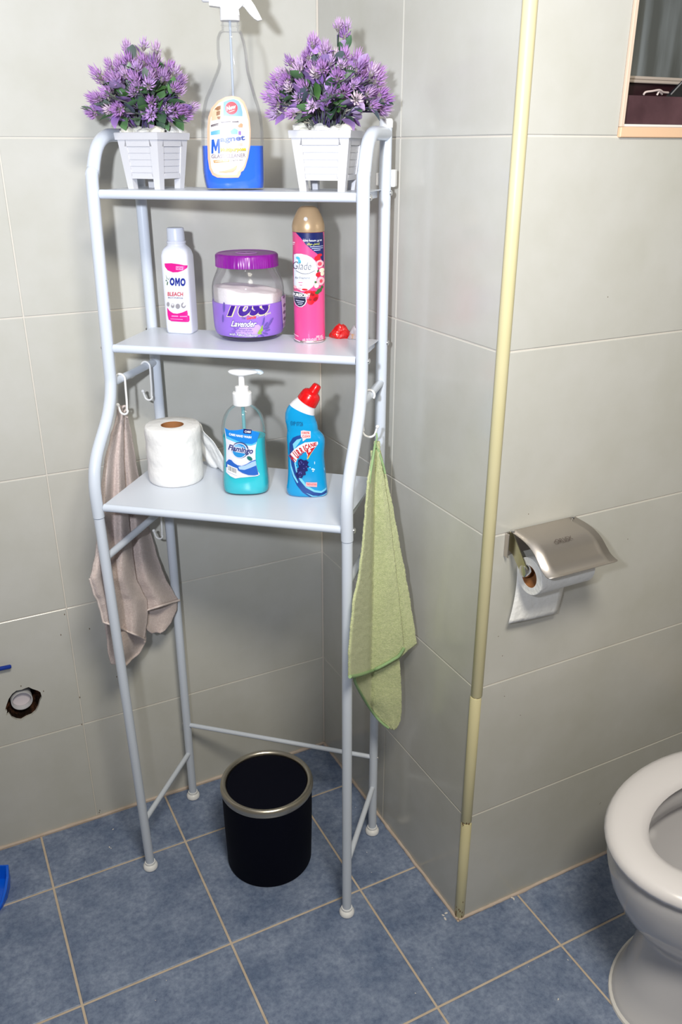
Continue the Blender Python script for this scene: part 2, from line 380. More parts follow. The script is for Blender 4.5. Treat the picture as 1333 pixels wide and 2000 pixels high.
# cream corner bead, in three lengths
BEADM = mat('cream_pvc_bead'); nt = BEADM.node_tree; b_ = nt.nodes['Principled BSDF']
_tc = nt.nodes.new('ShaderNodeTexCoord'); _n = nt.nodes.new('ShaderNodeTexNoise'); _n.inputs['Scale'].default_value = 6; nt.links.new(_tc.outputs['Object'], _n.inputs['Vector'])
_rp = nt.nodes.new('ShaderNodeValToRGB'); _rp.color_ramp.elements[0].color = (.64, .57, .30, 1); _rp.color_ramp.elements[1].color = (.72, .66, .43, 1)
nt.links.new(_n.outputs['Fac'], _rp.inputs['Fac']); nt.links.new(_rp.outputs['Color'], b_.inputs['Base Color'])
RUST = mat('rust_stain', (.12, .045, .015, 1), .9)
tr = thing('trim_1', 'cream plastic corner bead running up the outer wall corner', 'trim', (0, -LC, 0)); del tr['category']; tr['kind'] = 'structure'
def bead_piece(z0, z1, jx=0):
    V = []; F = []; r = .0105; n = 14; zs = [z0, z0+.0012, z1-.0012, z1]
    for zi, z in enumerate(zs):
        rr = r-(.0008 if zi in (0, 3) else 0)
        for k in range(n+1):
            a = PI*.5+PI*1.5*k/n+PI*0; a = math.radians(60)+math.radians(330)*k/n
            V.append((.0075+jx+rr*math.cos(a+PI*.75-math.radians(45)), .0075+rr*math.sin(a+PI*.75-math.radians(45)), z))
    m = n+1
    for i in range(3):
        for k in range(n): F.append((i*m+k, i*m+k+1, (i+1)*m+k+1, (i+1)*m+k))
        F.append((i*m+n, i*m, (i+1)*m, (i+1)*m+n))
    F.append(tuple(range(m))[::-1]); F.append(tuple(3*m+k for k in range(m)))
    return autosmooth(mesh_obj('bead', V, F, BEADM, tr), 50)
bead_piece(.002, .252); bead_piece(.2545, .545, -.0008); bead_piece(.547, 2.36, .0006)
mb = bmesh.new()
for i in range(26):                                # rust flecks creeping up the foot and the joint
    zz = R_.choice([R_.uniform(.003, .05), R_.uniform(.003, .02), R_.uniform(.244, .262)]); a = R_.choice([math.radians(190), math.radians(262), R_.uniform(3.2, 4.7)])
    c = Vector((.0075+.0104*math.cos(a), .0075+.0104*math.sin(a), zz)); s = R_.uniform(.0007, .002)
    bmesh.ops.create_icosphere(mb, subdivisions=1, radius=s, matrix=Matrix.Translation(c) @ Matrix.Diagonal((.6, .6, 1.8, 1)))
o = bm_obj('rust', mb, RUST, tr); o['kind'] = 'stuff'

# pipe inside the hole
PLA = mat('brown_mortar', (.012, .007, .005, 1), .95, spec=.05, var=(45, (.13, .055, .03, 1), .45, .75), bump=(80, 1, .01))
hp = struct(thing('pipe', '', 'pipe'), 'capped white drain pipe stub set in the broken wall hole'); hp['category'] = 'pipe'; del hp['kind']
pc = on_plane(43, 1369, (0, .006, 0), (0, 1, 0)); hp.location = pc; hp.rotation_euler = (PI/2, 0, 0)
lathe('pipe_wall', [(.0222, -.045), (.0222, .0), (.0216, .0008), (.0200, .0008), (.0196, 0), (.0194, -.016)], mat('grey_pvc', (.50, .50, .52, 1), .4), hp, capb=False, capt=False)
lathe('pipe_cap', [(.0194, -.020), (.0194, -.0125), (.0188, -.0118), (.001, -.0118)], mat('pale_cap', (.68, .62, .66, 1), .5), hp)
mo = []; mf = []
rings = ((1.05, .006), (.93, .012), (.80, .02), (.62, .045), (.45, .058))
for j, (s, d) in enumerate(rings):
    for (x, z) in HOLE:
        q = 1+.05*noise.noise(Vector((x*90, z*90, j*3))); mo.append((_hc[0]+(x-_hc[0])*s*q, d+.004*noise.noise(Vector((x*70, z*70, j))), _hc[1]+(z-_hc[1])*s*q))
nh = len(HOLE)
for j in range(len(rings)-1):
    for k in range(nh): mf.append((j*nh+k, j*nh+(k+1) % nh, (j+1)*nh+(k+1) % nh, (j+1)*nh+k))
mf.append(tuple((len(rings)-1)*nh+k for k in range(nh)))
mesh_obj('mortar', mo, mf, PLA, wa)
# chipped marks on the wall tiles
mb = bmesh.new()
for (u, v) in ((156,1362),(41,1340),(85,1350),(175,1228),(126,1200),(119,1240),(228,1322),(160,1415),(195,1583),(194,1587)):
    p = on_plane(u, v, (0, 0, 0), (0, 1, 0)); bmesh.ops.create_icosphere(mb, subdivisions=1, radius=.0016, matrix=Matrix.Translation(p) @ Matrix.Diagonal((.8, .3, 1.5, 1)))
for (u, v) in ((1033,1004),(1227,1053),(986,1360),(1017,1397),(974,1243),(982,1281),(1188,580),(1172,1570),(1174,1568)):
    p = on_plane(u, v, (0, -LC, 0), (0, 1, 0)); bmesh.ops.create_icosphere(mb, subdivisions=1, radius=.0011, matrix=Matrix.Translation(p) @ Matrix.Diagonal((1, .3, 1, 1)))
o = bm_obj('chip_marks', mb, mat('chip_brown', (.20, .16, .12, 1), .9), wa); o['kind'] = 'stuff'

# ------------------------------------------------------------------ window in wall C
MAROON = mat('maroon_wood', (.050, .020, .026, 1), .35, var=(7, (.115, .055, .065, 1), .35, .7))
DARKW = mat('dark_rail', (.020, .006, .008, 1), .4)
PEACH = mat('peach_trim', (.80, .53, .34, 1), .6)
BEIGEB = mat('beige_bar', (.40, .34, .29, 1), .5)
WHITEP = mat('white_paint_line', (.78, .76, .72, 1), .6)
def yC(d): return -LC+d
wn = thing('window_1', 'dark wooden window with dusty glass, cut off at the upper right', 'window', (WX, -LC, WZ0)); del wn['category']; wn['kind'] = 'structure'
def wbox(name, x0, x1, d0, d1, z0, z1, m, bev=.001):
    return bm_obj(name, put(box_bm(x0, x1, d0, d1, z0, z1, bev, 1), lambda a, b, c: (a-WX, b, c-WZ0)), m, wn)
wbox('sill_trim', WX-.001, WXR, -.0045, .012, WZ0-.0052, WZ0+.0085, PEACH)
wbox('jamb_trim', WX-.001, WX+.0052, -.0035, .05, WZ0+.0088, WZ1, mat('jamb_peach', (.70, .56, .44, 1), .7), .0004)
wbox('sill_line', WX+.0053, WXR, -.002, .03, WZ0+.0087, WZ0+.0125, WHITEP)
wbox('sill_board', WX+.0053, WXR, .010, .026, WZ0+.0127, 1.5285, MAROON)
wbox('bottom_rail', WX+.0053, WXR, .040, .056, WZ0+.0127, 1.5465, DARKW)
wbox('bead_bar', WX+.0053, WXR, .034, .044, 1.5468, 1.5512, BEIGEB)
wbox('bead_bar', WX+.0053, WXR, .038, .050, 1.5518, 1.5562, BEIGEB)
wbox('back_board', WX-.01, WXR, .2, .21, WZ0-.02, WZ1, mat('night_outside', (.04, .045, .05, 1), .8))
gm = bpy.data.materials.new('dusty_glass'); gm.use_nodes = True; nt = gm.node_tree; b = nt.nodes['Principled BSDF']
b.inputs['Roughness'].default_value = .3; tcn = nt.nodes.new('ShaderNodeTexCoord'); mp = nt.nodes.new('ShaderNodeMapping'); mp.inputs['Scale'].default_value = (30, 30, 3.5); mp.inputs['Rotation'].default_value = (0, math.radians(12), 0)
nz = nt.nodes.new('ShaderNodeTexNoise'); nz.inputs['Scale'].default_value = 1.0; nz.inputs['Detail'].default_value = 5
nt.links.new(tcn.outputs['Object'], mp.inputs[0]); nt.links.new(mp.outputs[0], nz.inputs['Vector'])
rp = nt.nodes.new('ShaderNodeValToRGB'); rp.color_ramp.elements[0].position = .42; rp.color_ramp.elements[0].color = (.080, .085, .080, 1); rp.color_ramp.elements[1].position = .75; rp.color_ramp.elements[1].color = (.20, .22, .225, 1)
nt.links.new(nz.outputs['Fac'], rp.inputs['Fac']); nt.links.new(rp.outputs['Color'], b.inputs['Base Color'])
tp = nt.nodes.new('ShaderNodeBsdfTransparent'); tp.inputs[0].default_value = (.6, .65, .65, 1); mx = nt.nodes.new('ShaderNodeMixShader'); mx.inputs[0].default_value = .82
nt.links.new(tp.outputs[0], mx.inputs[1]); nt.links.new(b.outputs[0], mx.inputs[2]); nt.links.new(mx.outputs[0], nt.nodes['Material Output'].inputs[0])
wbox('pane', WX+.0053, WXR, .050, .054, 1.5564, WZ1, gm, 0)
def cpt(u, v, d): return on_plane(u, v, (0, -LC+d, 0), (0, 1, 0))-Vector((WX, -LC, WZ0))
tube('window_catch', catmull([cpt(1258, 185, .03), cpt(1262, 180, .028), cpt(1275, 178, .026), cpt(1289, 176, .026), cpt(1296, 180, .028), cpt(1306, 181, .03)], 4), .0016, mat('catch_pale', (.55, .45, .42, 1), .4), wn, 8)
tube('window_catch', [cpt(1284, 186, .028), cpt(1288, 178, .027), cpt(1294, 184, .03)], .0015, MATS['catch_pale'], wn, 8)
V, F = [], []
for d in (.012, .030):
    for (u, v) in ((1345, 146), (1345, 192), (1298, 191)): V.append(cpt(u, v, d))
mesh_obj('window_stay', V, [(0, 1, 2), (5, 4, 3), (0, 3, 4, 1), (1, 4, 5, 2), (2, 5, 3, 0)], mat('stay_black', (.01, .01, .012, 1), .25), wn)
tube('stay_edge', [cpt(1345, 148, .010), cpt(1311, 185, .010)], .0011, mat('stay_edge', (.4, .4, .42, 1), .2, .8), wn, 6)

# ------------------------------------------------------------------ white rack
SH = {1: 1.395, 2: 1.145, 3: .882}
rk = thing('storage_rack', 'white metal three-tier bathroom storage rack standing across the tiled corner', 'rack', RO, TH)
# rack local frame: x along width, -y towards the front
def rl(x, y, z): return (x, -y, z)
FR = {0: dict(low=[(.228, .012), (.262, .857)], up=[(.262, .859), (.263, .92), (.246, .967), (.196, 1.024), (.175, 1.07), (.171, 1.13), (.163, 1.39), (.155, 1.425), (.136, 1.458), (.105, 1.475), (.06, 1.4775), (.0, 1.4775)]),
      1: dict(low=[(.234, .012), (.243, .857)], up=[(.243, .859), (.245, .93), (.226, .974), (.178, 1.036), (.157, 1.08), (.151, 1.14), (.154, 1.39), (.149, 1.425), (.131, 1.460), (.10, 1.477), (.05, 1.479), (.0, 1.479)])}
for s, x in ((0, 0.0), (1, RW)):
    f = FR[s]
    lo = tube('lower_leg', [rl(x, *q) for q in f['low']], .0094, RACKW, rk, 18)
    tube('front_post', catmull([rl(x, *q) for q in f['up']], 7), .0104, RACKW, rk, 18)
    foot = lathe('foot', [(.0125, 0), (.0155, .002), (.0158, .007), (.0135, .011), (.0112, .013), (.0112, .018)], WPLAST, lo, 24); foot.location = rl(x, f['low'][0][0], 0)
    rp_ = tube('rear_post', [rl(x, 0, .012), rl(x, 0, .5), rl(x, 0, 1.0), rl(x, 0, 1.492)], lambda t: .0094 if t < .5 else .0102, RACKW, rk, 18)
    foot = lathe('foot', [(.0125, 0), (.0155, .002), (.0158, .007), (.0135, .011), (.0112, .013), (.0112, .018)], WPLAST, rp_, 24); foot.location = rl(x, 0, 0)
    cap = lathe('post_cap', [(.0108, 1.488), (.0112, 1.49), (.0112, 1.498), (.0095, 1.5015)], WPLAST, rp_, 24); cap.location = rl(x, 0, 0)
    zc = 1.077 if s == 0 else 1.067; yf = .174 if s == 0 else .157
    tube('crossbar', [rl(x, .006, zc), rl(x, yf, zc)], .0068, RACKW, rk, 14)
    yl = f['low'][0][0]+(f['low'][1][0]-f['low'][0][0])*.9
    tube('crossbar', [rl(x, .006, .775), rl(x, yl, .775)], .0068, RACKW, rk, 14)
    tube('crossbar', [rl(x, .004, .135), rl(x, f['low'][0][0]+.004, .135)], .0058, RACKW, rk, 12)
tube('crossbar', [rl(.004, .0, .216), rl(RW-.006, .0, .216)], .0052, RACKW, rk, 12)
def shelf(z, d0, d1):
    y0 = lambda x: d0+(d1-d0)*x/RW
    bm = bmesh.new(); t = .0014
    # sheet
    pts = [(.004, .006), (RW-.004, .006), (RW-.011, y0(RW)-.006), (.011, y0(0)-.006)]
    a = [bm.verts.new((x, -y, z)) for x, y in pts]; b = [bm.verts.new((x, -y, z-t)) for x, y in pts]
    bm.faces.new(a[::-1]); bm.faces.new(b)
    for i in range(4): bm.faces.new((a[i], a[(i+1) % 4], b[(i+1) % 4], b[i]))
    sh = bm_obj('shelf', bm, SHELFW, rk)
    # folded side and rear flanges, rolled front lip
    for (x, ys, ye) in ((.0115, .008, y0(0)-.008), (RW-.0115, .008, y0(RW)-.008)):
        bm_obj('flange', box_bm(x-.0007, x+.0007, -ye, -ys, z-.013, z-.0005), SHELFW, sh)
    bm_obj('flange', box_bm(.012, RW-.012, -.0067, -.0053, z-.013, z-.0005), SHELFW, sh)
    lip = []
    for x in (.0108, RW-.0108):
        yy = y0(x); lip.append((x, yy))
    V = []; F = []; n = 12
    for (x, yy) in lip:
        for k in range(n):
            an = 2*PI*k/n; V.append((x, -(yy-.004+.0062*math.cos(an)), z-.0062+.0072*math.sin(an)))
    for k in range(n): F.append((k, (k+1) % n, n+(k+1) % n, n+k))
    F += [tuple(range(n))[::-1], tuple(range(n, 2*n))]
    autosmooth(mesh_obj('front_lip', V, F, RACKW, sh), 50)
    for x, yy, sg in ((0, y0(0)-.004, -1), (RW, y0(RW)-.004, 1), (RW, .0, 1), (0, .0, -1)):
        sc = lathe('screw', [(.0048, 0), (.0046, .0018), (.0028, .0032), (.001, .0036)], CHROME, sh, 14); sc.rotation_euler = (0, sg*PI/2, 0); sc.location = (x+sg*.0098, -yy, z-.006)
shelf(SH[1], .163, .154); shelf(SH[2], .172, .152); shelf(SH[3], .262, .243)
for x, sg in ((RW, 1), (0, -1)):                   # screws of the thin rear bar
    s_ = lathe('screw', [(.0042, 0), (.0036, .002), (.001, .003)], CHROME, rk, 12); s_.rotation_euler = (0, sg*PI/2, 0); s_.location = (x+sg*.0088, 0, .216)
# wall spacer clip behind the right rear post
bm_obj('wall_clip', box_bm(RW+.002, RW+.016, .004, .022, 1.398, 1.425, .002), WPLAST, rk)
bm_obj('wall_clip', box_bm(RW-.017, RW-.009, .006, .014, 1.400, 1.420, .0015), WPLAST, rk)
for x in (.40,): bm_obj('rear_tab', box_bm(x-.008, x+.008, -.012, -.003, SH[1]-.001, SH[1]+.009, .0015), WPLAST, rk)

# ------------------------------------------------------------------ hooks
def s_hook(label, top, drop, out, side, rot=0, group=None):
    h = thing('hook', label, 'hook', top, rot, group)
    R0 = .0088; pts = []
    for k in range(9):                             # loop over the bar, shank on the inner side
        a = math.radians(-35+k*27); pts.append((side*R0*math.cos(a), 0, R0*math.sin(a)))
    x0 = pts[-1][0]
    pts += [(x0*.95, 0, -.018), (-side*out*.5, 0, -drop*.6), (-side*out*.42, 0, -drop+out*.45)]
    for k in range(8):
        a = PI+PI*k/7*.95; pts.append((side*(out*.5*math.cos(a)), 0, -drop+out*.5+out*.5*math.sin(a)))
    e = pts[-1]; e = (e[0]+side*.003, 0, e[2]+.010); pts.append(e)
    tube('hook_wire', catmull(pts, 3), .0020, WPLAST, h, 8)
    bm = bmesh.new(); bmesh.ops.create_uvsphere(bm, u_segments=10, v_segments=8, radius=.0034, matrix=Matrix.Translation(e))
    bm_obj('hook_tip', bm, WPLAST, h, True); return h
# local -y of the hook frame points to the rack front when rot = TH
s_hook('white S-hook near the front of the rack\'s left upper bar, holding the pink-grey towel', L2W(0, .138, 1.077), .066, .016, -1, TH, None)
s_hook('empty white S-hook near the rear of the rack\'s left upper bar', L2W(0, .040, 1.077), .066, .016, -1, TH, None)
s_hook('white S-hook on the rack\'s left middle bar below the lowest shelf', L2W(0, .05, .775), .055, .016, -1, TH, None)
s_hook('white S-hook on the rack\'s right upper bar, holding the green towel', L2W(RW, .092, 1.067), .076, .024, 1, TH, None)

# ------------------------------------------------------------------ potted artificial flowers
POTW = mat('pot_white', (.62, .62, .655, 1), .3, spec=.4)
PEB = mat('white_pebble', None or (.78, .77, .72, 1), .5, rand=[(.80, .80, .78, 1), (.70, .68, .58, 1), (.84, .84, .84, 1)])
PET = mat('lilac_petal', (.4, .2, .6, 1), .6, spec=.2, rand=[srgb(164, 116, 182), srgb(184, 142, 198), srgb(174, 128, 190), srgb(202, 172, 206), srgb(148, 108, 172)])
PETP = mat('pale_petal', (.6, .5, .7, 1), .6, spec=.2, rand=[srgb(206, 180, 214), srgb(186, 150, 206), srgb(214, 196, 206)])
CALYX = mat('calyx_green', srgb(128, 120, 118), .6)
LEAFG = mat('leaf_green', (.1, .2, .1, 1), .45, spec=.3, rand=[srgb(72, 112, 58), srgb(96, 134, 92), srgb(58, 84, 66), srgb(134, 152, 132), srgb(84, 96, 108)])
LEAFP = mat('leaf_purple', (.4, .3, .6, 1), .5, spec=.3, rand=[srgb(176, 136, 204), srgb(158, 116, 192), srgb(190, 166, 206), srgb(128, 106, 158)])
STEM = mat('stem_grey_green', srgb(92, 98, 92), .7)
STEMP = mat('stem_purple', srgb(84, 70, 116), .7)
def petal_mesh(name, m1, m2, rings, seed):
    rr = random.Random(seed); V = []; F = []; MI = []
    for (cnt, el, L, wd, z0, r0) in rings:
        ph = rr.uniform(0, 6)
        for k in range(cnt):
            a = ph+2*PI*k/cnt+rr.uniform(-.15, .15); e = math.radians(el+rr.uniform(-10, 10)); l = L*rr.uniform(.85, 1.1)
            d = Vector((math.cos(a)*math.cos(e), math.sin(a)*math.cos(e), math.sin(e))); s = Vector((-math.sin(a), math.cos(a), 0)); up = d.cross(s)
            b = Vector((r0*math.cos(a), r0*math.sin(a), z0)); i = len(V)
            V += [b, b+d*l*.45+s*wd-up*wd*.2, b+d*l+Vector((0, 0, l*.10)), b+d*l*.45-s*wd-up*wd*.2, b+d*l*.5+up*wd*.9*-1]
            F += [(i, i+1, i+4), (i+1, i+2, i+4), (i+2, i+3, i+4), (i+3, i, i+4)]; MI += [0]*4
    i0 = len(V); n = 6                              # calyx
    for (r, z) in ((.0008, -.003), (.0036, .001), (.0030, .006)):
        for k in range(n): V.append((r*math.cos(2*PI*k/n), r*math.sin(2*PI*k/n), z))
    for j in range(2):
        for k in range(n): F.append((i0+j*n+k, i0+j*n+(k+1) % n, i0+(j+1)*n+(k+1) % n, i0+(j+1)*n+k)); MI.append(1)
    me = bpy.data.meshes.new(name); me.from_pydata([tuple(v) for v in V], [], F); me.materials.append(m1); me.materials.append(m2)
    me.polygons.foreach_set('material_index', MI); me.update(); return me
HEADS = [petal_mesh('flower', PET, CALYX, [(7, 22, .0080, .0016, .002, .003), (8, 46, .0105, .0016, .003, .0030), (8, 64, .0125, .0015, .005, .0022), (4, 80, .0120, .0013, .007, .0008)], 1),
         petal_mesh('flower', PET, CALYX, [(7, 44, .0100, .0019, .002, .0034), (7, 64, .0135, .0017, .004, .0026), (4, 80, .0140, .0014, .006, .001)], 2),
         petal_mesh('flower', PETP, CALYX, [(7, 30, .0085, .0016, .002, .003), (8, 52, .0110, .0016, .004, .0025), (5, 74, .0115, .0013, .006, .001)], 3)]
def leaf_mesh(L, w, m, curl):
    V = []; F = []; n = 5
    for i in range(n+1):
        t = i/n; ww = w*math.sin(PI*min(1, t*.93+.05))**.8; z = curl*L*t*t
        V += [(-ww, L*t, z+ww*.35), (0, L*t, z), (ww, L*t, z+ww*.35)]
    for i in range(n):
        for k in (0, 1): a = i*3+k; F.append((a, a+1, a+4, a+3))
    me = bpy.data.meshes.new('leaf'); me.from_pydata(V, [], F); me.materials.append(m)
    for p in me.polygons: p.use_smooth = True
    return me
LEAVES = [leaf_mesh(.030, .0075, LEAFG, .15), leaf_mesh(.024, .0085, LEAFG, -.2), leaf_mesh(.026, .0098, LEAFP, -.25), leaf_mesh(.022, .0092, LEAFP, .2)]
def pebble_mesh(seed):
    bm = bmesh.new(); bmesh.ops.create_icosphere(bm, subdivisions=2, radius=.011); rr = Vector((seed*3.1, seed, 0))
    for v in bm.verts: v.co *= 1+.35*noise.noise(v.co*90+rr); v.co.z *= .75
    me = bpy.data.meshes.new('pebble'); bm.to_mesh(me); bm.free(); me.materials.append(PEB); return me
PEBS = [pebble_mesh(i) for i in range(4)]
def inst(name, me, parent, M):
    o = bpy.data.objects.new(name, me); COL.objects.link(o); o.parent = parent; o.matrix_local = M; return o
def square_pot(parent, s_top, s_bot, h):
    p = bpy.data.objects.new('pot', None)
    def hs(z): return s_bot+(s_top-s_bot)*z/h
    bm = bmesh.new(); zf = .016; seg = []
    # four panelled walls with corner posts that run down as feet
    def quadbox(pts0, pts1):                        # two loops of 4, z0 and z1
        a = [bm.verts.new(q) for q in pts0]; b = [bm.verts.new(q) for q in pts1]
        bm.faces.new(a[::-1]); bm.faces.new(b)
        for i in range(4): bm.faces.new((a[i], a[(i+1) % 4], b[(i+1) % 4], b[i]))
    def sq(r, z): return [(-r, -r, z), (r, -r, z), (r, r, z), (-r, r, z)]
    z1 = h-.011
    quadbox(sq(hs(zf)-.0030, zf), sq(hs(z1)-.0030, z1))
    for (sx, sy) in ((1, 1), (1, -1), (-1, 1), (-1, -1)):
        def post(z, w): r = hs(z); return [(sx*(r-w), sy*(r-w), z), (sx*r, sy*(r-w), z), (sx*r, sy*r, z), (sx*(r-w), sy*r, z)]
        quadbox(post(0, .0115), post(z1, .0165))
    for a4 in range(4):
        c, s = [(1, 0), (0, 1), (-1, 0), (0, -1)][a4]
        def bar(z0, z1_, dp):
            r0, r1 = hs(z0), hs(z1_); w0, w1 = r0-.012, r1-.016
            def loop(r, w, z): return [(c*(r-dp)-s*-w, s*(r-dp)+c*-w, z), (c*(r-dp)-s*w, s*(r-dp)+c*w, z), (c*(r-.006)-s*w, s*(r-.006)+c*w, z), (c*(r-.006)-s*-w, s*(r-.006)+c*-w, z)]
            quadbox(loop(r0, w0, z0), loop(r1, w1, z1_))
        bar(zf, zf+.008, .0); bar(h-.021, z1, .0)
        ns = 4; zs0, zs1 = zf+.009, h-.0215; st = (zs1-zs0)/ns
        for k in range(ns): bar(zs0+k*st+.0006, zs0+(k+1)*st-.0006, .0017)
    o = bm_obj('pot', bm, POTW, parent)
    bm = bmesh.new()                                # rim: hollow square frame and soil disc
    r0 = hs(h)+.0025; lo = [bm.verts.new(q) for q in sq(r0-.001, h-.011)]; up = [bm.verts.new(q) for q in sq(r0, h-.001)]; u2 = [bm.verts.new(q) for q in sq(r0-.0012, h)]; i2 = [bm.verts.new(q) for q in sq(r0-.006, h)]; ib = [bm.verts.new(q) for q in sq(r0-.007, h-.012)]
    bm.faces.new(lo[::-1])
    for A, B in ((lo, up), (up, u2), (u2, i2), (i2, ib)):
        for i in range(4): bm.faces.new((A[i], A[(i+1) % 4], B[(i+1) % 4], B[i]))
    bm.faces.new(ib); bm_obj('rim', bm, POTW, o); return o
def potted_plant(label, base, rz, s_top, s_bot, h, rad, rzh, top_extra, seed, npeb, lean):
    rr = random.Random(seed); root = thing('potted_flowers', label, 'plant', base, rz, None)
    square_pot(root, s_top, s_bot, h)
    for i in range(npeb):
        x, y = rr.uniform(-1, 1)*(s_top-.010), rr.uniform(-1, 1)*(s_top-.010); s = rr.uniform(.7, 1.25)
        if i < npeb*.6: x, y = (rr.choice([-1, 1])*(s_top-.012), y) if rr.random() < .5 else (x, rr.choice([-1, 1])*(s_top-.012))
        inst('pebble', PEBS[i % 4], root, Matrix.Translation((x, y, h-.004+rr.uniform(0, .006))) @ Matrix.Rotation(rr.uniform(0, 6), 4, 'Z') @ Matrix.Diagonal((s, s*rr.uniform(.7, 1), s, 1)))
    C = Vector((lean[0], lean[1], h+rzh*.36)); Rinv = Matrix.Rotation(-rz, 3, 'Z')
    tips = []
    for i in range(1400):                           # spread the heads evenly over an uneven dome
        if len(tips) >= 92: break
        d = Vector((rr.gauss(0, 1), rr.gauss(0, 1), rr.gauss(.35, .85))).normalized()
        if d.z < -.42: continue
        q = rr.choice([1, 1, .95, .88, .72]); q *= 1+.10*noise.noise(d*2.3+Vector((seed, 0, 0)))
        p = C+Vector((d.x*rad*q, d.y*rad*q, d.z*rzh*(.60 if d.z > 0 else .42)*q))
        if all((p-t[0]).length > .0135 for t in tips): tips.append((p, d))
    for k, (x, z, l) in enumerate(top_extra): tips.append((C+Rinv @ Vector((x, -.01, 0))+Vector((0, 0, z)), Vector((.1*x, 0, 1)).normalized()))
    stem_parts = []
    for i, (p, d) in enumerate(tips):
        dd = (d+Vector((0, 0, .35))+Vector((rr.uniform(-.3, .3), rr.uniform(-.3, .3), 0))).normalized(); s = rr.uniform(.88, 1.25)
        Mx = Matrix.Translation(p) @ dd.to_track_quat('Z', 'Y').to_matrix().to_4x4() @ Matrix.Diagonal((s, s, s, 1))
        inst('flower', HEADS[(0, 1, 0, 2, 1)[i % 5]], root, Mx)
        a = rr.uniform(0, 6.28); b0 = Vector((.016*math.cos(a)+lean[0]*.3, .016*math.sin(a)+lean[1]*.3, h-.006)); mid = b0.lerp(p, .5)+Vector((0, 0, .012))+Vector((p.x-b0.x, p.y-b0.y, 0))*-.12
        tube('stem', catmull([b0, mid, p-dd*.006], 4), .0009, STEM if rr.random() < .6 else STEMP, root, 5)
        for j in range(3 if i % 2 else 2):
            t = rr.uniform(.45, .97); bp = b0.lerp(mid, t*2) if t < .5 else mid.lerp(p, t*2-1)
            ld = (d*.9+Vector((rr.uniform(-1, 1), rr.uniform(-1, 1), rr.uniform(-.5, .7)))).normalized(); me = LEAVES[rr.choice((0, 0, 1, 1, 2, 3, 3))]; s = rr.uniform(.75, 1.2)
            Mx = Matrix.Translation(bp) @ ld.to_track_quat('Y', 'Z').to_matrix().to_4x4() @ Matrix.Rotation(rr.uniform(-.8, .8), 4, 'Y') @ Matrix.Diagonal((s, s, s, 1))
            inst('leaf', me, root, Mx)
    for i in range(30):                             # broad lilac leaves between the heads
        p, d = tips[(i*3+1) % len(tips)]; ld = (d+Vector((rr.uniform(-.8, .8), rr.uniform(-.8, .8), rr.uniform(-.3, .6)))).normalized(); s = rr.uniform(.85, 1.2)
        inst('leaf', LEAVES[rr.choice((2, 3, 2, 3, 0))], root, Matrix.Translation(p-d*.016) @ ld.to_track_quat('Y', 'Z').to_matrix().to_4x4() @ Matrix.Rotation(rr.uniform(-.8, .8), 4, 'Y') @ Matrix.Diagonal((s, s, s, 1)))
    for i in range(40):                             # low purple leaves drooping over the rim
        a = rr.uniform(0, 6.28); bp = Vector((lean[0]+.03*math.cos(a), lean[1]+.03*math.sin(a), h+rr.uniform(.012, .05))); ld = Vector((math.cos(a), math.sin(a), rr.uniform(-.3, .5))).normalized(); s = rr.uniform(.8, 1.3)
        inst('leaf', LEAVES[rr.choice((0, 1, 2, 3))], root, Matrix.Translation(bp) @ ld.to_track_quat('Y', 'Z').to_matrix().to_4x4() @ Matrix.Diagonal((s, s, s, 1)))
    return root
def shelf_pt(u, y, k):                             # point on shelf k at depth y seen at column u
    o = L2W(0, y, SH[k]); P = on_plane(u, 380, o, UY); q = (P-RO); return L2W(q.dot(UX), y, SH[k])
pb = shelf_pt(307, .078, 1)
potted_plant('white square pot of lilac flowers at the left end of the top shelf', pb, facing(pb, math.radians(-38)), .0415, .033, .0860, .079, .106, [(-.02, .078, 0), (.006, .083, 0), (.026, .078, 0)], 4, 34, (-.014, .0))
pb2 = shelf_pt(642, .070, 1)
potted_plant('white square pot of lilac flowers at the right end of the top shelf', pb2, facing(pb2, math.radians(-16)), .0475, .037, .0880, .086, .110, [(.012, .098, 0), (.027, .099, 0), (.024, .086, 0), (-.03, .074, 0)], 11, 40, (0, 0))

# ------------------------------------------------------------------ spray bottle
CLEAR = clear_plastic('clear_plastic', (.985, .99, 1.0, 1), .03, .45)
CLEARJ = clear_plastic('clear_jar_plastic', (.975, .97, .985, 1), .05, .6)
BLUEL = mat('blue_liquid', srgb(0, 98, 226), .12, coat=.6)
CYANL = mat('cyan_liquid', srgb(0, 192, 205), .15, coat=.6)
P = shelf_pt(459, .085, 1); sp = thing('spray_bottle', 'clear trigger spray bottle of blue glass cleaner on the top shelf between the flower pots', 'bottle', P, facing(P))
bpy.context.view_layer.update(); sp.matrix_basis = Matrix.LocRotScale(sp.location, sp.rotation_euler, None)
k = .935
rows = [(0, .044, .026, .0015, 2.6), (.005, .0478, .029, .001, 2.8), (.03, .0500, .031, 0, 2.8), (.068, .0500, .031, .0005, 2.8), (.103, .0485, .030, .001, 2.7), (.119, .0455, .029, .001, 2.6), (.134, .0410, .0275, .001, 2.5), (.149, .0350, .026, .0028, 2.4), (.161, .0305, .0245, .004, 2.3), (.172, .0262, .0235, .0055, 2.2), (.183, .0236, .0225, .0070, 2.1), (.191, .0238, .0222, .0062, 2), (.202, .0233, .0215, .0055, 2), (.213, .0220, .0205, .0047, 2), (.220, .0203, .0195, .0042, 2), (.227, .0172, .017, .0050, 2), (.2285, .0135, .0135, .0048, 2), (.234, .0132, .0132, .0048, 2), (.2345, .0146, .0146, .0048, 2), (.2355, .0146, .0146, .0048, 2), (.236, .0130, .0130, .0048, 2), (.243, .0130, .0130, .0048, 2)]
SB = Body(smooth_rows(rows, 3)); SB.build('bottle_body', CLEAR, sp)
SB.build('liquid', BLUEL, sp, z0=.003, z1=.066, inset=.0012)
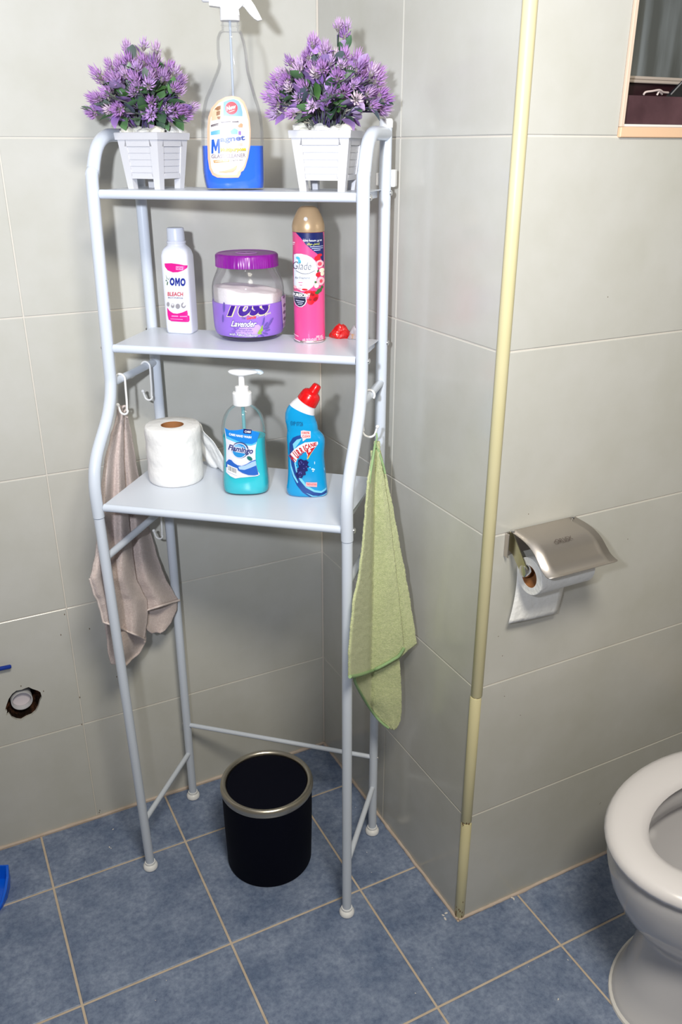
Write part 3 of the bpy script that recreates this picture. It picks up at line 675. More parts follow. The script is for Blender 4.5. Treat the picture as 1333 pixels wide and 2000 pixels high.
tube('dip_tube', [(.0045, 0, .25), (.0045, 0, .02)], .0019, clear_plastic('tube_pale', (.80, .87, .97, 1), .22, .5), sp, 8)
lathe_o = lathe('collar', [(.0148, .241), (.0152, .2425), (.0146, .266), (.0128, .268)], WPLAST, sp, 32, wave=lambda a, z: .012*(1 if int(a*16/PI) % 2 else 0)); lathe_o.location = (.005, 0, 0)
Lb = Label(sp, SB, .0, False)
def extrude_px(name, pts, lab, y0, y1, m, parent, bev=.0025):
    bm = bmesh.new(); q = [lab.px(*p) for p in pts]; a = [bm.verts.new((x, y0, z)) for x, z in q]; b = [bm.verts.new((x, y1, z)) for x, z in q]; n = len(q)
    bm.faces.new(a); bm.faces.new(b[::-1])
    for i in range(n): bm.faces.new((a[i], a[(i+1) % n], b[(i+1) % n], b[i]))
    bmesh.ops.recalc_face_normals(bm, faces=bm.faces)
    bmesh.ops.bevel(bm, geom=[e for e in bm.edges if all(abs(v.co.y-y0) < 1e-6 for v in e.verts) or all(abs(v.co.y-y1) < 1e-6 for v in e.verts)], offset=bev, segments=2, affect='EDGES')
    return autosmooth(bm_obj(name, bm, m, parent), 35)
th_ = thing
hd = extrude_px('trigger_head', [(409, 12), (431, 15), (435, 24), (436, 31), (468, 31), (466, 20), (474, 12), (484, 0), (487, -18), (482, -34), (466, -40), (410, -40)], Lb, -.0115, .0115, WPLAST, sp)
extrude_px('trigger', [(453, 24), (463, 15), (470, 11), (477, 14), (488, 28), (497, 37), (504, 41), (512, 39), (506, 27), (498, 12), (490, 0), (480, -8), (466, 2)], Lb, -.006, .006, WPLAST, sp, .0018)
noz = lathe('nozzle', [(.0075, -.004), (.0088, -.003), (.0088, .010), (.0070, .012)], WPLAST, sp, 20); x, z = Lb.px(409, -8); noz.location = (x, 0, z); noz.rotation_euler = (0, -PI/2, 0)
Lb = Label(sp, SB, .031)
lab_out = [(441, 189), (455, 187), (468, 190), (477, 198), (483, 212), (488, 232), (490, 255), (489, 285), (485, 308), (480, 325), (476, 333), (471, 336), (470, 341), (466, 347), (440, 347.5), (425, 347), (415, 342), (409, 330), (406, 310), (405, 280), (405, 250), (407, 228), (413, 211), (425, 197)]
lb = Lb.poly('label', lab_out, ink('print_peach', 232, 178, 150))
def shrink(pts, k, c=None):
    cx = sum(p[0] for p in pts)/len(pts); cy = sum(p[1] for p in pts)/len(pts); return [(cx+(x-cx)*k, cy+(y-cy)*k) for x, y in pts]
inner = [(444, 194), (455, 192), (466, 195), (474, 203), (480, 216), (485, 235), (487, 257), (486, 285), (482, 306), (477, 322), (470, 331), (464, 336), (463, 341), (440, 341.5), (426, 341), (418, 337), (413, 327), (411, 308), (410, 280), (410, 250), (412, 230), (417, 214), (428, 201)]
Lb.poly('label_field', inner, ink('print_white', 246, 244, 242), lb)
Lb.poly('print', [(437, 199), (447, 195), (457, 193), (466, 197), (471, 205), (474, 218), (474, 227), (436, 227)], ink('print_sky', 112, 160, 212), lb)
Lb.polys('print', [[(417, 215), (424, 207), (433, 205), (433, 232), (413, 236), (413, 226)]], ink('print_cream', 200, 180, 150), lb)
Lb.polys('print', [[(419, 213), (425, 208), (431, 206), (431, 213), (426, 216)], [(423, 218), (430, 216), (430, 224), (423, 226)], [(424, 228), (431, 227), (430, 233), (426, 233)]], ink('print_tan', 140, 94, 58), lb)
Lb.poly('badge', ell(452.5, 211, 12, 12.5), ink('print_red', 218, 20, 48), lb)
Lb.text('New', ((443, 216.5), (461, 211.5), (442.5, 208)), ink('print_white2', 250, 250, 250), lb, .03)
Lb.polys('print', [[(446, 219), (457, 215), (460, 214.5), (452, 218)]], MATS['print_white2'], lb, Lb.h)
Lb.polys('print', [[(412, 244), (427, 240), (427, 242), (412, 246.5)], [(412, 246.8), (427, 243), (427, 244.3), (412, 248)], [(431, 238), (451, 236), (451, 238), (433, 240.5)], [(453, 237), (466, 236), (467, 239), (454, 239.5)]], ink('print_dark', 84, 70, 76), lb)
Lb.polys('print', [[(412, 257), (420, 255), (430, 253), (430, 262), (412, 264)], [(450, 256), (458, 250), (465, 254), (464, 262), (452, 262)]], ink('print_midblue', 96, 164, 214), lb)
Lb.polys('print', [[(425, 246), (440, 241), (452, 241), (456, 246), (440, 250), (434, 252)]], ink('print_mint', 198, 208, 188), lb)
Lb.polys('print', [[(464, 246), (471, 240), (475, 243), (474, 249), (467, 249)]], ink('print_orange', 236, 140, 100), lb)
Lb.polys('print', [[(466, 256), (471, 256), (471, 264), (466, 263)]], ink('print_violet', 122, 76, 164), lb)
Lb.polys('print', [[(431, 281), (474, 279), (474, 285), (431, 287)]], ink('print_pink', 226, 170, 158), lb)
bl = ink('print_blue', 18, 84, 184)
Lb.polys('lettering', [[(413, 300), (413.4, 272.5), (418, 272), (421.5, 286), (425, 271.5), (429.6, 271), (430, 299.5), (426, 299.7), (425.8, 283), (422.8, 295), (420.3, 295), (417.3, 284), (417, 300)]], bl, lb)
Lb.text('agnet', ((430.5, 281), (479, 277), (430, 268)), ink('print_blue2', 34, 66, 150), lb, .035)
Lb.text('Multipurpose', ((431, 299), (481, 297), (431, 289)), ink('print_yellowshadow', 120, 100, 20), lb, .055)
Lb.text('Multipurpose', ((431, 298.3), (480.6, 296.3), (431, 288.3)), ink('print_yellow', 238, 206, 30), lb, .02)
Lb.text('GLASS CLEANER', ((413, 309.5), (480, 307), (413, 301.5)), ink('print_grey', 128, 112, 124), lb, .02)
Lb.polys('print', [[(417, 313), (448, 311.3), (448, 316), (418, 318)]], ink('print_gold', 190, 136, 60), lb)
Lb.text('Lemon Fresh', ((420, 316.2), (446, 314.4), (420, 313.6)), MATS['print_white2'], lb, .01)
Lb.text('Streak free shine', ((450, 315), (474, 313.5), (450, 311.6)), MATS['print_dark'], lb, .01)
Lb.polys('print', [[(424, 336), (440, 333), (455, 328), (464, 322), (462, 330), (455, 336), (440, 338)]], ink('print_peach2', 208, 162, 122), lb)

# ------------------------------------------------------------------ bleach bottle
P = L2W(.0785, .0326, SH[2]); om = thing('bleach_bottle', 'white bleach bottle with magenta label at the left of the middle shelf', 'bottle', P, facing(P, math.radians(-24)))
WBOT = mat('white_bottle', (.74, .76, .86, 1), .25)
om.matrix_basis = Matrix.LocRotScale(om.location, om.rotation_euler, None)
rows = [(0, .0225, .0165, 0, 5), (.004, .0255, .0195, 0, 5), (.03, .0258, .0200, 0, 5.5), (.125, .0258, .0200, 0, 5.5), (.140, .0250, .0195, 0, 4.5), (.1475, .0228, .0185, 0, 3.2), (.1520, .0190, .0172, 0, 2.4), (.1545, .0168, .0164, 0, 2), (.1575, .0163, .0163, 0, 2), (.1580, .0172, .0172, 0, 2), (.1610, .0172, .0172, 0, 2), (.1615, .0150, .0150, 0, 2), (.166, .0150, .015, 0, 2)]
OB = Body(smooth_rows(rows, 3)); OB.build('bottle_body', WBOT, om)
lathe('cap', [(.0152, .1625), (.0158, .1632), (.0151, .1815), (.0143, .1835), (.0135, .1838)], mat('white_cap', (.70, .74, .84, 1), .3), om, 36, wave=lambda a, z: .006*math.sin(a*36) if z < .182 else 0)
Lb = Label(om, OB, .020); MAG = ink('print_magenta', 214, 24, 138)
lb = Lb.poly('label', [(321.5, 514.5), (335, 514), (350, 516), (364.5, 519), (364, 524), (359, 528), (348, 531.5), (338, 532), (328, 528), (322.5, 521)], MAG)
Lb.polys('print', [[(344, 520), (358, 520.5), (358, 527.5), (344, 527)]], ink('print_pinkish', 236, 160, 208), lb)
Lb.text('NEW', ((345, 526), (357, 526.5), (345, 521.5)), MATS['print_magenta'], lb, .02)
l2 = Lb.text('O', ((332, 557.5), (341.6, 558), (332, 542)), ink('print_navy', 22, 40, 140), om, .06)
Lb.text('O', ((352.8, 558.6), (362.5, 559), (352.8, 543)), MATS['print_navy'], l2, .06, h=Lb.h)
Lb.polys('lettering', [[(342.6, 558), (342.8, 542.6), (345.2, 542.7), (347.2, 550), (349.3, 543), (351.8, 543), (351.8, 558.6), (349.4, 558.5), (349.4, 549.5), (347.9, 555), (346.5, 555), (345.1, 549.4), (345, 558.2)]], MATS['print_navy'], l2, Lb.h)
Lb.polys('print', [[(324, 536), (328, 545), (327, 546)], [(332, 541), (329, 546), (330, 547)], [(324, 546), (328, 548.5), (324, 549)], [(327, 550), (329, 550), (328, 557), (326, 556)]], ink('print_green', 70, 104, 70), l2)
Lb.text('BLEACH', ((328, 578), (358, 578.5), (328, 570)), ink('print_redtext', 196, 62, 70), l2, .02)
Lb.text('MULTI-PURPOSE', ((329, 582.5), (358, 583.5), (329, 579.8)), ink('print_slate', 96, 92, 110), l2, .01)
Lb.polys('icon', [ell(329, 594, 3, 4.5, 14), ell(338, 597, 3.4, 4.4, 14), ell(348, 598, 4.4, 5, 16), ell(359, 596, 4.6, 5.4, 16)], ink('print_greyicon', 150, 146, 152), l2)
Lb.polys('icon', [ell(338, 595, 2, 1.6, 10), [(359, 592), (362, 595), (360, 599), (357, 597)], ell(361, 594, 2.4, 3.4, 10)], ink('print_whiteicon', 226, 222, 228), l2)
l3 = Lb.poly('label', [(327, 600), (332, 607), (339, 611.5), (347, 612.5), (357, 610), (366, 606), (367, 612), (367, 616), (369.5, 617), (370, 626), (368.5, 629), (350, 628), (336, 627), (330, 624), (328, 615)], MAG)
Lb.polys('print', [[(336, 616), (349, 616.5), (349, 618.5), (336, 618)], [(352, 617), (366, 617), (366, 618.6), (352, 618.6)], [(334, 622), (358, 623.2), (358, 624.4), (334, 623)]], MATS['print_pinkish'], l3)

# ------------------------------------------------------------------ detergent jar
q = on_plane(500, 653, (0, 0, SH[2]), (0, 0, 1)); P = L2W(.2130, .038, SH[2]); P = Vector(P)
jr = thing('detergent_jar', 'clear plastic jar of white powder with purple lid and lavender label', 'jar', P, facing(P))
jr.matrix_basis = Matrix.LocRotScale(jr.location, jr.rotation_euler, None)
J = [(0, .0475), (.003, .053), (.010, .0590), (.020, .0620), (.040, .0632), (.075, .0638), (.092, .0628), (.103, .0595), (.112, .0555), (.118, .0530), (.122, .0520), (.128, .0520)]
JB = Body(smooth_rows([(z, r, r, 0, 2) for z, r in J], 3)); JB.build('jar_body', CLEARJ, jr, 64)
JB.build('label_band', ink('print_lavender', 150, 112, 212), jr, 64, z0=.0095, z1=.0655, inset=-.0003)
# powder heaped against the wall of the jar
bm = bmesh.new(); ring = 40; lo_ = []
for (rr_, zz, top) in [(.058, .012, 0), (.0605, .062, 0)]+[(.0605*(8-j)/8, 0, 1) for j in range(8)]:
    L_ = []
    for k in range(ring):
        a = 2*PI*k/ring; x, y = rr_*math.cos(a), rr_*math.sin(a)
        L_.append(bm.verts.new((x, y, .0885-.010*(x/.06)*.6-.004*(rr_/.06)**2+.003*noise.noise(Vector((x*40, y*40, 2))) if top else zz)))
    lo_.append(L_)
for A, B in zip(lo_, lo_[1:]):
    for k in range(ring): bm.faces.new((A[k], A[(k+1) % ring], B[(k+1) % ring], B[k]))
bm.faces.new(lo_[0][::-1]); bm.faces.new(lo_[-1])
bm_obj('powder', bm, mat('washing_powder', (.84, .80, .80, 1), .9, bump=(300, .6, .001)), jr, True)
LID = mat('purple_lid', srgb(126, 22, 140), .3, var=(30, srgb(138, 30, 150), .4, .6))
lathe('lid', [(.0530, .1235), (.0545, .1240), (.0540, .1425), (.0522, .1452), (.0500, .1458), (.0490, .1450), (.001, .1452)], LID, jr, 180, wave=lambda a, z: (.012 if int(a*90/PI) % 2 else 0) if .1238 < z < .1428 else 0)
EMB = mat('lid_emboss', srgb(168, 120, 178), .35)
em = lathe('lid_emblem', [(.020, .1453), (.0195, .1460), (.0165, .1460), (.016, .1453)], EMB, jr, 32, capb=False, capt=False); em.scale = (1, .8, 1)
bm = text_bm('T', .02); cxs = [v.co.x for v in bm.verts]
for v in bm.verts: v.co = ((v.co.x-.3)*.022, (v.co.y-.35)*.022, .1461)
bm_obj('lid_emblem', bm, EMB, jr)
Lb = Label(jr, JB, .062, True); Lb.h = .0005; LP = jr
lb = Lb.polys('label', [[(470, 640), (480, 636), (505, 634), (511, 640), (508, 655), (490, 660), (466, 658), (460, 648)]], ink('print_palelilac', 192, 160, 222), LP)
YE = ink('print_cream2', 236, 220, 170); DPU = ink('print_deeppurple', 62, 24, 138)
hh = Lb.h+.0002
Lb.text('Toss', ((437, 622), (525, 616), (447, 575)), YE, lb, .085, .18, h=hh, clip=.0645)
Lb.text('Toss', ((438.5, 620.3), (523.5, 614.4), (448, 576.5)), DPU, lb, .045, .18, h=hh+.00015, clip=.0645); Lb.h = hh+.0003
Lb.text('The', ((472, 623.5), (480, 623), (472, 618.5)), ink('print_greyviolet', 96, 84, 120), lb, .01)
Lb.text('Gentle', ((482, 624), (500, 622), (482, 617)), ink('print_redorange', 220, 70, 50), lb, .03, .2, h=Lb.h)
Lb.text('Detergent', ((502, 621), (529, 616), (502, 615)), ink('print_paleyellow', 226, 222, 180), lb, .01, h=Lb.h)
Lb.text('Lavender', ((451, 640), (501, 639), (453, 626)), DPU, lb, .07, .2)
Lb.text('Lavender', ((452, 639), (500, 638), (454, 627)), MATS['print_white2'], lb, .02, .2)
Lb.text('The Freshness of the', ((457, 645), (492, 644.5), (457, 641.5)), MATS['print_deeppurple'], lb, 0, .2)
Lb.text('Lavender Fragrance', ((454, 649), (494, 649), (454, 646)), MATS['print_deeppurple'], lb, 0, .2, h=Lb.h)
Lb.text('with Fabric Softener', ((449, 658), (505, 659.5), (449, 650)), DPU, lb, .045, .2)
Lb.text('with Fabric Softener', ((449.6, 657.2), (504.4, 658.6), (449.6, 650.8)), MATS['print_white2'], lb, .0, .2)
spr = []
for (u, v, a) in ((514, 630, -70), (519, 634, -50), (524, 636, -35), (527, 632, -40), (516, 642, -20), (522, 646, -10), (518, 652, 20), (512, 656, 40), (515, 625, -80), (530, 627, -50), (521, 641, -20)):
    spr.append(ell(u, v, 5.5, 1.7, 10, rot=a))
Lb.polys('print', spr, ink('print_flower', 104, 84, 168), lb)
Lb.polys('print', [ell(509, 646, 6, 3, 10, rot=-40), ell(507, 651, 4.5, 2.5, 10, rot=10), ell(511, 640, 5, 1.6, 10, rot=-70)], ink('print_leafgreen', 140, 176, 70), lb)
Lb.polys('print', [[(549, 585), (562, 583), (561, 647), (553, 649.5)]], ink('print_pinklilac', 206, 176, 222), lb)
Lb.polys('icon', [ell(554.5, 587, 2.6, 3.2, 10), ell(555.5, 604, 2.8, 3.6, 10), ell(555.5, 618, 2.8, 3.6, 10), ell(556, 631, 2.8, 3.6, 10)], ink('print_plum', 120, 70, 130), lb)
Lb.polys('print', [[(552, 640+i*2.3), (559, 639.4+i*2.3), (559, 640.2+i*2.3), (552, 640.9+i*2.3)] for i in range(3)], MATS['print_plum'], lb, Lb.h)
Lb.polys('print', [ell(439, 602, 2, 10, 12), ell(437, 625, 1.6, 8, 12)], MATS['print_flower'], lb, Lb.h)

# ------------------------------------------------------------------ air freshener can
P = L2W(.3275, .0420, SH[2]); cn = thing('air_freshener', 'tall pink aerosol can with gold cap and printed roses', 'can', P, facing(P))
cn.matrix_basis = Matrix.LocRotScale(cn.location, cn.rotation_euler, None)
PINK = mat('can_pink', srgb(238, 78, 142), .28, coat=.3)
CB = Body([(0, .0265, .0265, 0, 2), (.002, .0272, .0272, 0, 2), (.004, .0272, .0272, 0, 2), (.1835, .0272, .0272, 0, 2)]); CB.build('can_body', PINK, cn, 56, z0=.004)
lathe('bottom_ring', [(.0262, 0), (.0276, .0008), (.0280, .0022), (.0276, .0038), (.0270, .0045)], STEEL, cn, 56)
cp = lathe('cap', [(.0268, .1838), (.0273, .1842), (.0277, .188), (.0276, .1925), (.0265, .1985), (.0240, .2055), (.0205, .213), (.0170, .2190), (.0140, .2222), (.0105, .2240), (.006, .2246), (.001, .2246)], mat('gold_cap', srgb(208, 176, 136), .32, .35), cn, 56)
nz_ = lathe('nozzle', [(.0032, 0), (.0036, .0015), (.0028, .003), (.0014, .003), (.0012, .0012)], mat('pale_nozzle', (.85, .82, .78, 1), .3), cp, 16); nz_.location = (-.004, -.0232, .2045); nz_.rotation_euler = (math.radians(62), 0, math.radians(-8))
Lb = Label(cn, CB, .0272, True); NV = ink('print_navy2', 26, 38, 104)
lb = Lb.poly('label', [(578, 455), (631, 455), (632, 470), (632.5, 500), (632.5, 524), (628, 508), (622, 498), (612, 490), (598, 478), (588, 465)], NV)
w2 = ink('print_white2', 250, 250, 250)
Lb.text('ﺔﻳﺎﻨﻌﺑ ﺔﻤﻤﺼﻣ ﺭﻮﻄﻋ', ((592, 473), (629, 473), (592, 466.5)), w2, lb, .03)
Lb.text('ﻚﻟﻮﺣ ﺶﻌﺘﻨﻟ', ((600, 480), (624, 480), (600, 474)), ink('print_lime', 214, 220, 90), lb, .03, h=Lb.h)
Lb.polys('print', [[(606, 481.4), (631, 481), (631, 482.4), (606, 482.8)], [(609, 485), (631, 484.6), (631, 486), (609, 486.4)], [(613, 488.4), (626, 488), (626, 489.6), (613, 490)]], ink('print_greyblue', 190, 196, 222), lb, Lb.h)
gl = Lb.poly('label', [(574.6, 497), (580, 494.4), (589, 494), (600, 496.5), (610, 501.5), (618, 509), (622, 520), (623, 535), (620, 550), (613, 562), (603, 569), (590, 571), (580, 567), (575, 562), (574.6, 540)], ink('print_mauve', 208, 84, 138))
Lb.poly('label_field', [(574.8, 499), (580, 496.6), (589, 496), (600, 498.5), (609, 503), (616, 510.5), (620, 521), (621, 535), (618, 549), (611, 560), (602, 567), (590, 569), (580, 564), (575, 560), (574.8, 540)], ink('print_palewhite', 228, 234, 244), gl)
Lb.polys('print', [ell(583, 505, 4.2, 3, 12, rot=20), ell(586, 511, 2.8, 4, 12, rot=-20), ell(583.5, 515, 1.2, 2, 8)], ink('print_aqua', 88, 190, 222), gl)
Lb.text('Glade', ((573.5, 527), (608, 527), (573.5, 512)), ink('print_ink', 54, 50, 78), gl, -.012, .25)
arc_ = [(579+ (i/14)*36, 527+8.5*math.sin(PI*(.12+.80*i/14))) for i in range(15)]
Lb.polys('print', [arc_+[(x, y-1.0) for x, y in arc_[::-1]]], MATS['print_ink'], gl, Lb.h)
Lb.text('Air Freshener', ((577.5, 546), (607, 544.5), (577.5, 541.5)), MATS['print_ink'], gl, 0, h=Lb.h)
Lb.polys('print', [[(584, 552), (592, 551.4), (592, 552.6), (584, 553.2)], [(586, 557), (591, 556.6), (591, 558), (586, 558)]], MATS['print_mauve'], gl, Lb.h)
Lb.polys('print', [ell(620, 505, 6, 5, 12), ell(624, 499, 5, 3, 10), ell(621, 537, 4.6, 4.6, 12), ell(604, 572, 9, 5, 14), ell(613, 579, 9, 11, 16), ell(607, 588, 7, 7, 14), ell(596, 565.5, 6, 2, 10)], ink('print_rosered', 206, 22, 40), gl)
Lb.polys('print', [ell(624, 516, 7.6, 7.4, 16), ell(626, 550, 7.6, 8.2, 16), ell(578, 562.5, 3, 3, 8), ell(586, 564.5, 4, 2, 8)], ink('print_rosepink', 246, 186, 196), gl)
Lb.polys('print', [ell(628, 529, 5, 4.4, 12), ell(629, 536, 3.6, 4.6, 12), ell(618, 558, 4.4, 5, 12)], ink('print_rosecream', 238, 232, 208), gl)
Lb.polys('print', [ell(624, 516, 4, 4, 12), ell(626.5, 550, 3, 3.6, 12)], ink('print_rosecore', 226, 74, 96), gl)
Lb.polys('print', [ell(610, 575, 4.5, 2.6, 10, rot=20), ell(616, 584, 5, 3, 10, rot=-40), ell(606, 585, 3, 2.2, 10)], ink('print_rosedark', 150, 12, 28), gl)
Lb.polys('print', [ell(623, 568, 5.5, 4, 10, rot=-30), ell(619, 572, 4, 3, 10), ell(616, 551, 2.2, 2, 8), ell(620.5, 529.5, 1.5, 3, 8, rot=20), ell(628, 562, 2.5, 3, 8)], ink('print_leaf', 52, 104, 52), gl)
Lb.poly('badge', [(575.3, 571), (582, 570), (590, 571.5), (598, 574), (600, 577), (599, 583), (600, 588), (597, 595), (591, 600), (586, 600.5), (580, 597.5), (576.5, 590), (575.5, 580)], ink('print_white3', 226, 228, 238), gl)
Lb.poly('badge', [(575.5, 572), (582, 571.2), (590, 572.5), (597.5, 575), (598.6, 578), (597.6, 583), (598.4, 588), (595.8, 594), (590.6, 598.6), (586, 599.3), (580.8, 596.5), (577.3, 590), (576, 580)], ink('print_midnight', 30, 32, 62), gl)
Lb.text('PURESCENT', ((574.6, 580.5), (606, 579.5), (574.6, 574)), w2, gl, .04)
Lb.text('TECHNOLOGY', ((576, 584), (604, 583), (576, 581.8)), MATS['print_greyblue'], gl, 0, h=Lb.h)
Lb.polys('print', [[(580, 587.4), (595, 588), (595, 589.6), (580, 589)], [(582, 591), (593, 591.6), (593, 593), (582, 592.4)], [(583.6, 594.4), (592, 594.8), (591, 596), (584, 595.6)]], MATS['print_greyblue'], gl, Lb.h)
Lb.text('300 ml', ((617, 660), (628, 659), (617, 656)), w2, cn, .0)
Lb.text('AIR FRESHENER · ROSE', ((592, 667), (630, 664.6), (592, 661.5)), ink('print_pale2', 250, 206, 224), cn, .01, h=Lb.h)
Lb.polys('print', [[(576.5, 655), (585, 657.6), (585, 659), (576.5, 656.4)], [(576.5, 664), (588, 667), (588, 668.6), (576.5, 665.6)], [(594, 669), (630, 667), (630, 668), (594, 670)]], MATS['print_pale2'], cn, Lb.h)
Lb.polys('print', [[(574.4, 474), (578.5, 473.6), (578.5, 476), (574.4, 476.4)], [(574.4, 478), (577.5, 477.8), (577.5, 479), (574.4, 479.3)]], MATS['print_pale2'], cn, Lb.h)

# ------------------------------------------------------------------ crumpled packets at the rear of the middle shelf
def crumple(label, P, sx, sy, sz, m, seed):
    bm = bmesh.new(); bmesh.ops.create_icosphere(bm, subdivisions=4, radius=1)
    for v in bm.verts:
        n = noise.cell_vector(v.co*1.6+Vector((seed, 0, 0))); q = 1+.34*(noise.noise(v.co*1.7+Vector((seed, 3, 1))))+.12*abs(noise.noise(v.co*4+Vector((1, seed, 2))))
        c = v.co*q; c.x *= 1-.5*max(0, c.z); v.co = Vector((c.x*sx, c.y*sy, max(-.35, c.z)*sz+.35*sz))
    t = thing('wrapper', label, 'wrapper', P, TH); w = bm_obj('film', bm, m, t); 
    for p in w.data.polygons: p.use_smooth = False
    return t, w
RED = mat('red_film', srgb(205, 22, 20), .3, coat=.3)
t, w = crumple('crumpled red plastic wrapper at the rear of the middle shelf by the right post', L2W(.374, .006, SH[2]), .019, .012, .0175, RED, 2.0)
bm_obj('printed_patch', box_bm(-.006, .005, -.0105, -.008, .0012, .0075, .001), mat('patch_navy', srgb(30, 40, 96), .4), t)
t, w = crumple('crumpled translucent pale wrapper beside the red one', L2W(.402, .010, SH[2]), .013, .010, .0165, clear_plastic('film_pink', (.93, .86, .88, 1), .35), 6.0)
bm_obj('printed_patch', box_bm(-.005, .003, -.0088, -.0065, .001, .010, .001), mat('patch_tan', srgb(176, 140, 110), .5), t)

# ------------------------------------------------------------------ toilet roll on the lowest shelf
P = L2W(.0795, .108, SH[3]); tr_ = thing('toilet_roll', 'upright white toilet paper roll on the lowest shelf with a loose torn end', 'toilet paper', P, facing(P))
TPM = mat('tissue_embossed', (.84, .83, .82, 1), .95, spec=.1, bump=(70, .45, .005))
def tpw(a, z): return .004*noise.noise(Vector((math.cos(a)*2.5, math.sin(a)*2.5, z*60)))+.002*math.sin(z*700+3*math.sin(a*2))
lathe('paper', [(.0470, .0005), (.0492, .003)]+[(.0498+.0006*math.sin(i), .008+i*.0056) for i in range(15)]+[(.0492, .0955), (.047, .0975), (.0205, .0972), (.0203, .06), (.0203, .001)], TPM, tr_, 72, 60, wave=tpw, capb=False, capt=False)
lathe('core', [(.0202, .002), (.0202, .0968), (.0192, .0968), (.0192, .002)], CARD, tr_, 40, capt=False, capb=False)
tr_.scale = (1.03, 1.03, 1.10)
# loose sheet falling from the right side to the shelf
V = []; F = []; nu, nv = 22, 14
for i in range(nu+1):
    for j in range(nv+1):
        t = i/nu; s = j/nv; z = .088-.0868*min(1, t*1.25)
        if t < .12: x, y = .0500+.002*t, .012+.02*t
        q = max(0, t-.05)
        x = .0490+.044*q+.004*math.sin(t*9+s*5)*q+.004*noise.noise(Vector((t*5, s*6, 1)))*(t > .08)
        y = .028-.0*s+.012*q*math.sin(t*5)
        if t > .75: x += (t-.75)*.06; 
        zz = max(.0012+.0012*math.sin(s*17+i), z-.010*s*0)
        w = .010+.046*min(1, t*1.6)
        V.append((x+(s-.5)*w*.72, y-(s-.5)*w*.9-.004*math.sin(s*14)*q, zz+.002*math.sin(s*11+t*5)*(1 if t > .8 else .5)+(.004 if t > .85 else 0)*abs(math.sin(s*9))))
for i in range(nu):
    for j in range(nv): a = i*(nv+1)+j; F.append((a, a+1, a+nv+2, a+nv+1))
sh_ = mesh_obj('loose_sheet', V, F, PAPER, tr_, True); md = sh_.modifiers.new('thick', 'SOLIDIFY'); md.thickness = .0007

# ------------------------------------------------------------------ soap dispenser
P = L2W(.2300, .1320, SH[3]); so = thing('soap_dispenser', 'clear pump bottle of turquoise hand soap with white pump on the lowest shelf', 'bottle', P, facing(P, math.radians(-6)))
so.scale = (1.06, 1.06, 1.035); so.matrix_basis = Matrix.LocRotScale(so.location, so.rotation_euler, so.scale)
rows = [(0, .0330, .0210, 0, 2.5), (.004, .0385, .0255, 0, 2.5), (.014, .0400, .0270, 0, 2.5), (.028, .0396, .0265, 0, 2.5), (.045, .0382, .0255, 0, 2.5), (.070, .0366, .0248, 0, 2.5), (.090, .0364, .0248, 0, 2.5), (.108, .0372, .0255, 0, 2.5), (.122, .0366, .0255, 0, 2.4), (.136, .0330, .0240, 0, 2.3), (.146, .0278, .0220, 0, 2.2), (.154, .0200, .0185, 0, 2), (.1575, .0150, .0150, 0, 2), (.164, .0140, .0140, 0, 2)]
HB = Body(smooth_rows(rows, 3)); HB.build('bottle_body', CLEAR, so, 56)
HB.build('liquid', CYANL, so, 56, z0=.003, z1=.103, inset=.0013)
tube('dip_tube', [(0, 0, .175), (.002, 0, .01)], .0030, mat('tube_teal', srgb(110, 172, 178), .25), so, 10)
pc_ = lathe('pump_collar', [(.0156, .158), (.0160, .159), (.0160, .178), (.0148, .1795), (.0112, .180), (.0112, .1885), (.0098, .1895), (.0055, .190)], WPLAST, so, 48, wave=lambda a, z: .012*math.sin(a*24) if .1585 < z < .1785 else 0)
lathe('pump_stem', [(.0052, .188), (.0050, .211)], WPLAST, so, 20)
hd_ = Body([(.2080, .010, .0075, 0, 2), (.2100, .0190, .0095, .002, 2.2), (.2125, .0250, .0105, .004, 2.2), (.2150, .0255, .0105, .004, 2.2), (.2170, .0215, .0095, .003, 2), (.2182, .0120, .006, .002, 2), (.2186, .002, .001, .002, 2)]); hd_.build('pump_head', WPLAST, so, 40, 2, sharp=60)
tube('spout', catmull([(.016, 0, .2135), (.026, 0, .2140), (.032, 0, .2125), (.0335, 0, .2105)], 4), .0042, mat('spout_tint', (.74, .84, .88, 1), .3), so, 12)
Lb = Label(so, HB, .0255)
lab = [(438, 838), (447, 841), (462, 840), (478, 837.5), (490, 840), (500, 844), (507, 847), (502, 862), (499, 880), (499, 896), (501, 910), (504, 922), (507.5, 928), (503, 930.5), (488, 931), (470, 932.5), (460, 934.5), (450, 931), (441, 925), (441, 900), (441, 870)]
lb = Lb.poly('label', lab, ink('print_offwhite', 226, 226, 238))
Lb.poly('print', [(438, 838), (447, 841), (462, 840), (478, 837.5), (490, 840), (500, 844), (507, 847), (501.5, 864), (492, 868), (478, 866), (462, 860.5), (450, 856), (441, 853)], ink('print_azure', 24, 130, 216), lb)
Lb.poly('print', [(441, 853), (450, 856), (462, 860.5), (478, 866), (492, 868), (501.5, 864), (500, 868.5), (490, 871), (476, 869), (460, 864), (448, 860), (441.5, 858)], ink('print_lightazure', 90, 190, 228), lb)
Lb.polys('print', [[(476, 837), (492, 839.5), (491, 848), (475.5, 846)]], ink('print_indigo', 26, 22, 90), lb)
Lb.text('CARE', ((478, 844.6), (490, 845.8), (478.4, 840.4)), w2, lb, .03)
Lb.text('CARE HAND WASH', ((447, 850.5), (491, 856.5), (447.6, 846)), w2, lb, .03)
Lb.polys('print', [ell(469, 879, 17, 16, 28)], ink('print_ring', 60, 82, 130), lb)
Lb.polys('print', [ell(468, 880, 15.4, 14.6, 28)], MATS['print_offwhite'], lb)
Lb.polys('print', [ell(468, 880, 13.8, 13.4, 28)], ink('print_globe', 40, 140, 206), lb)
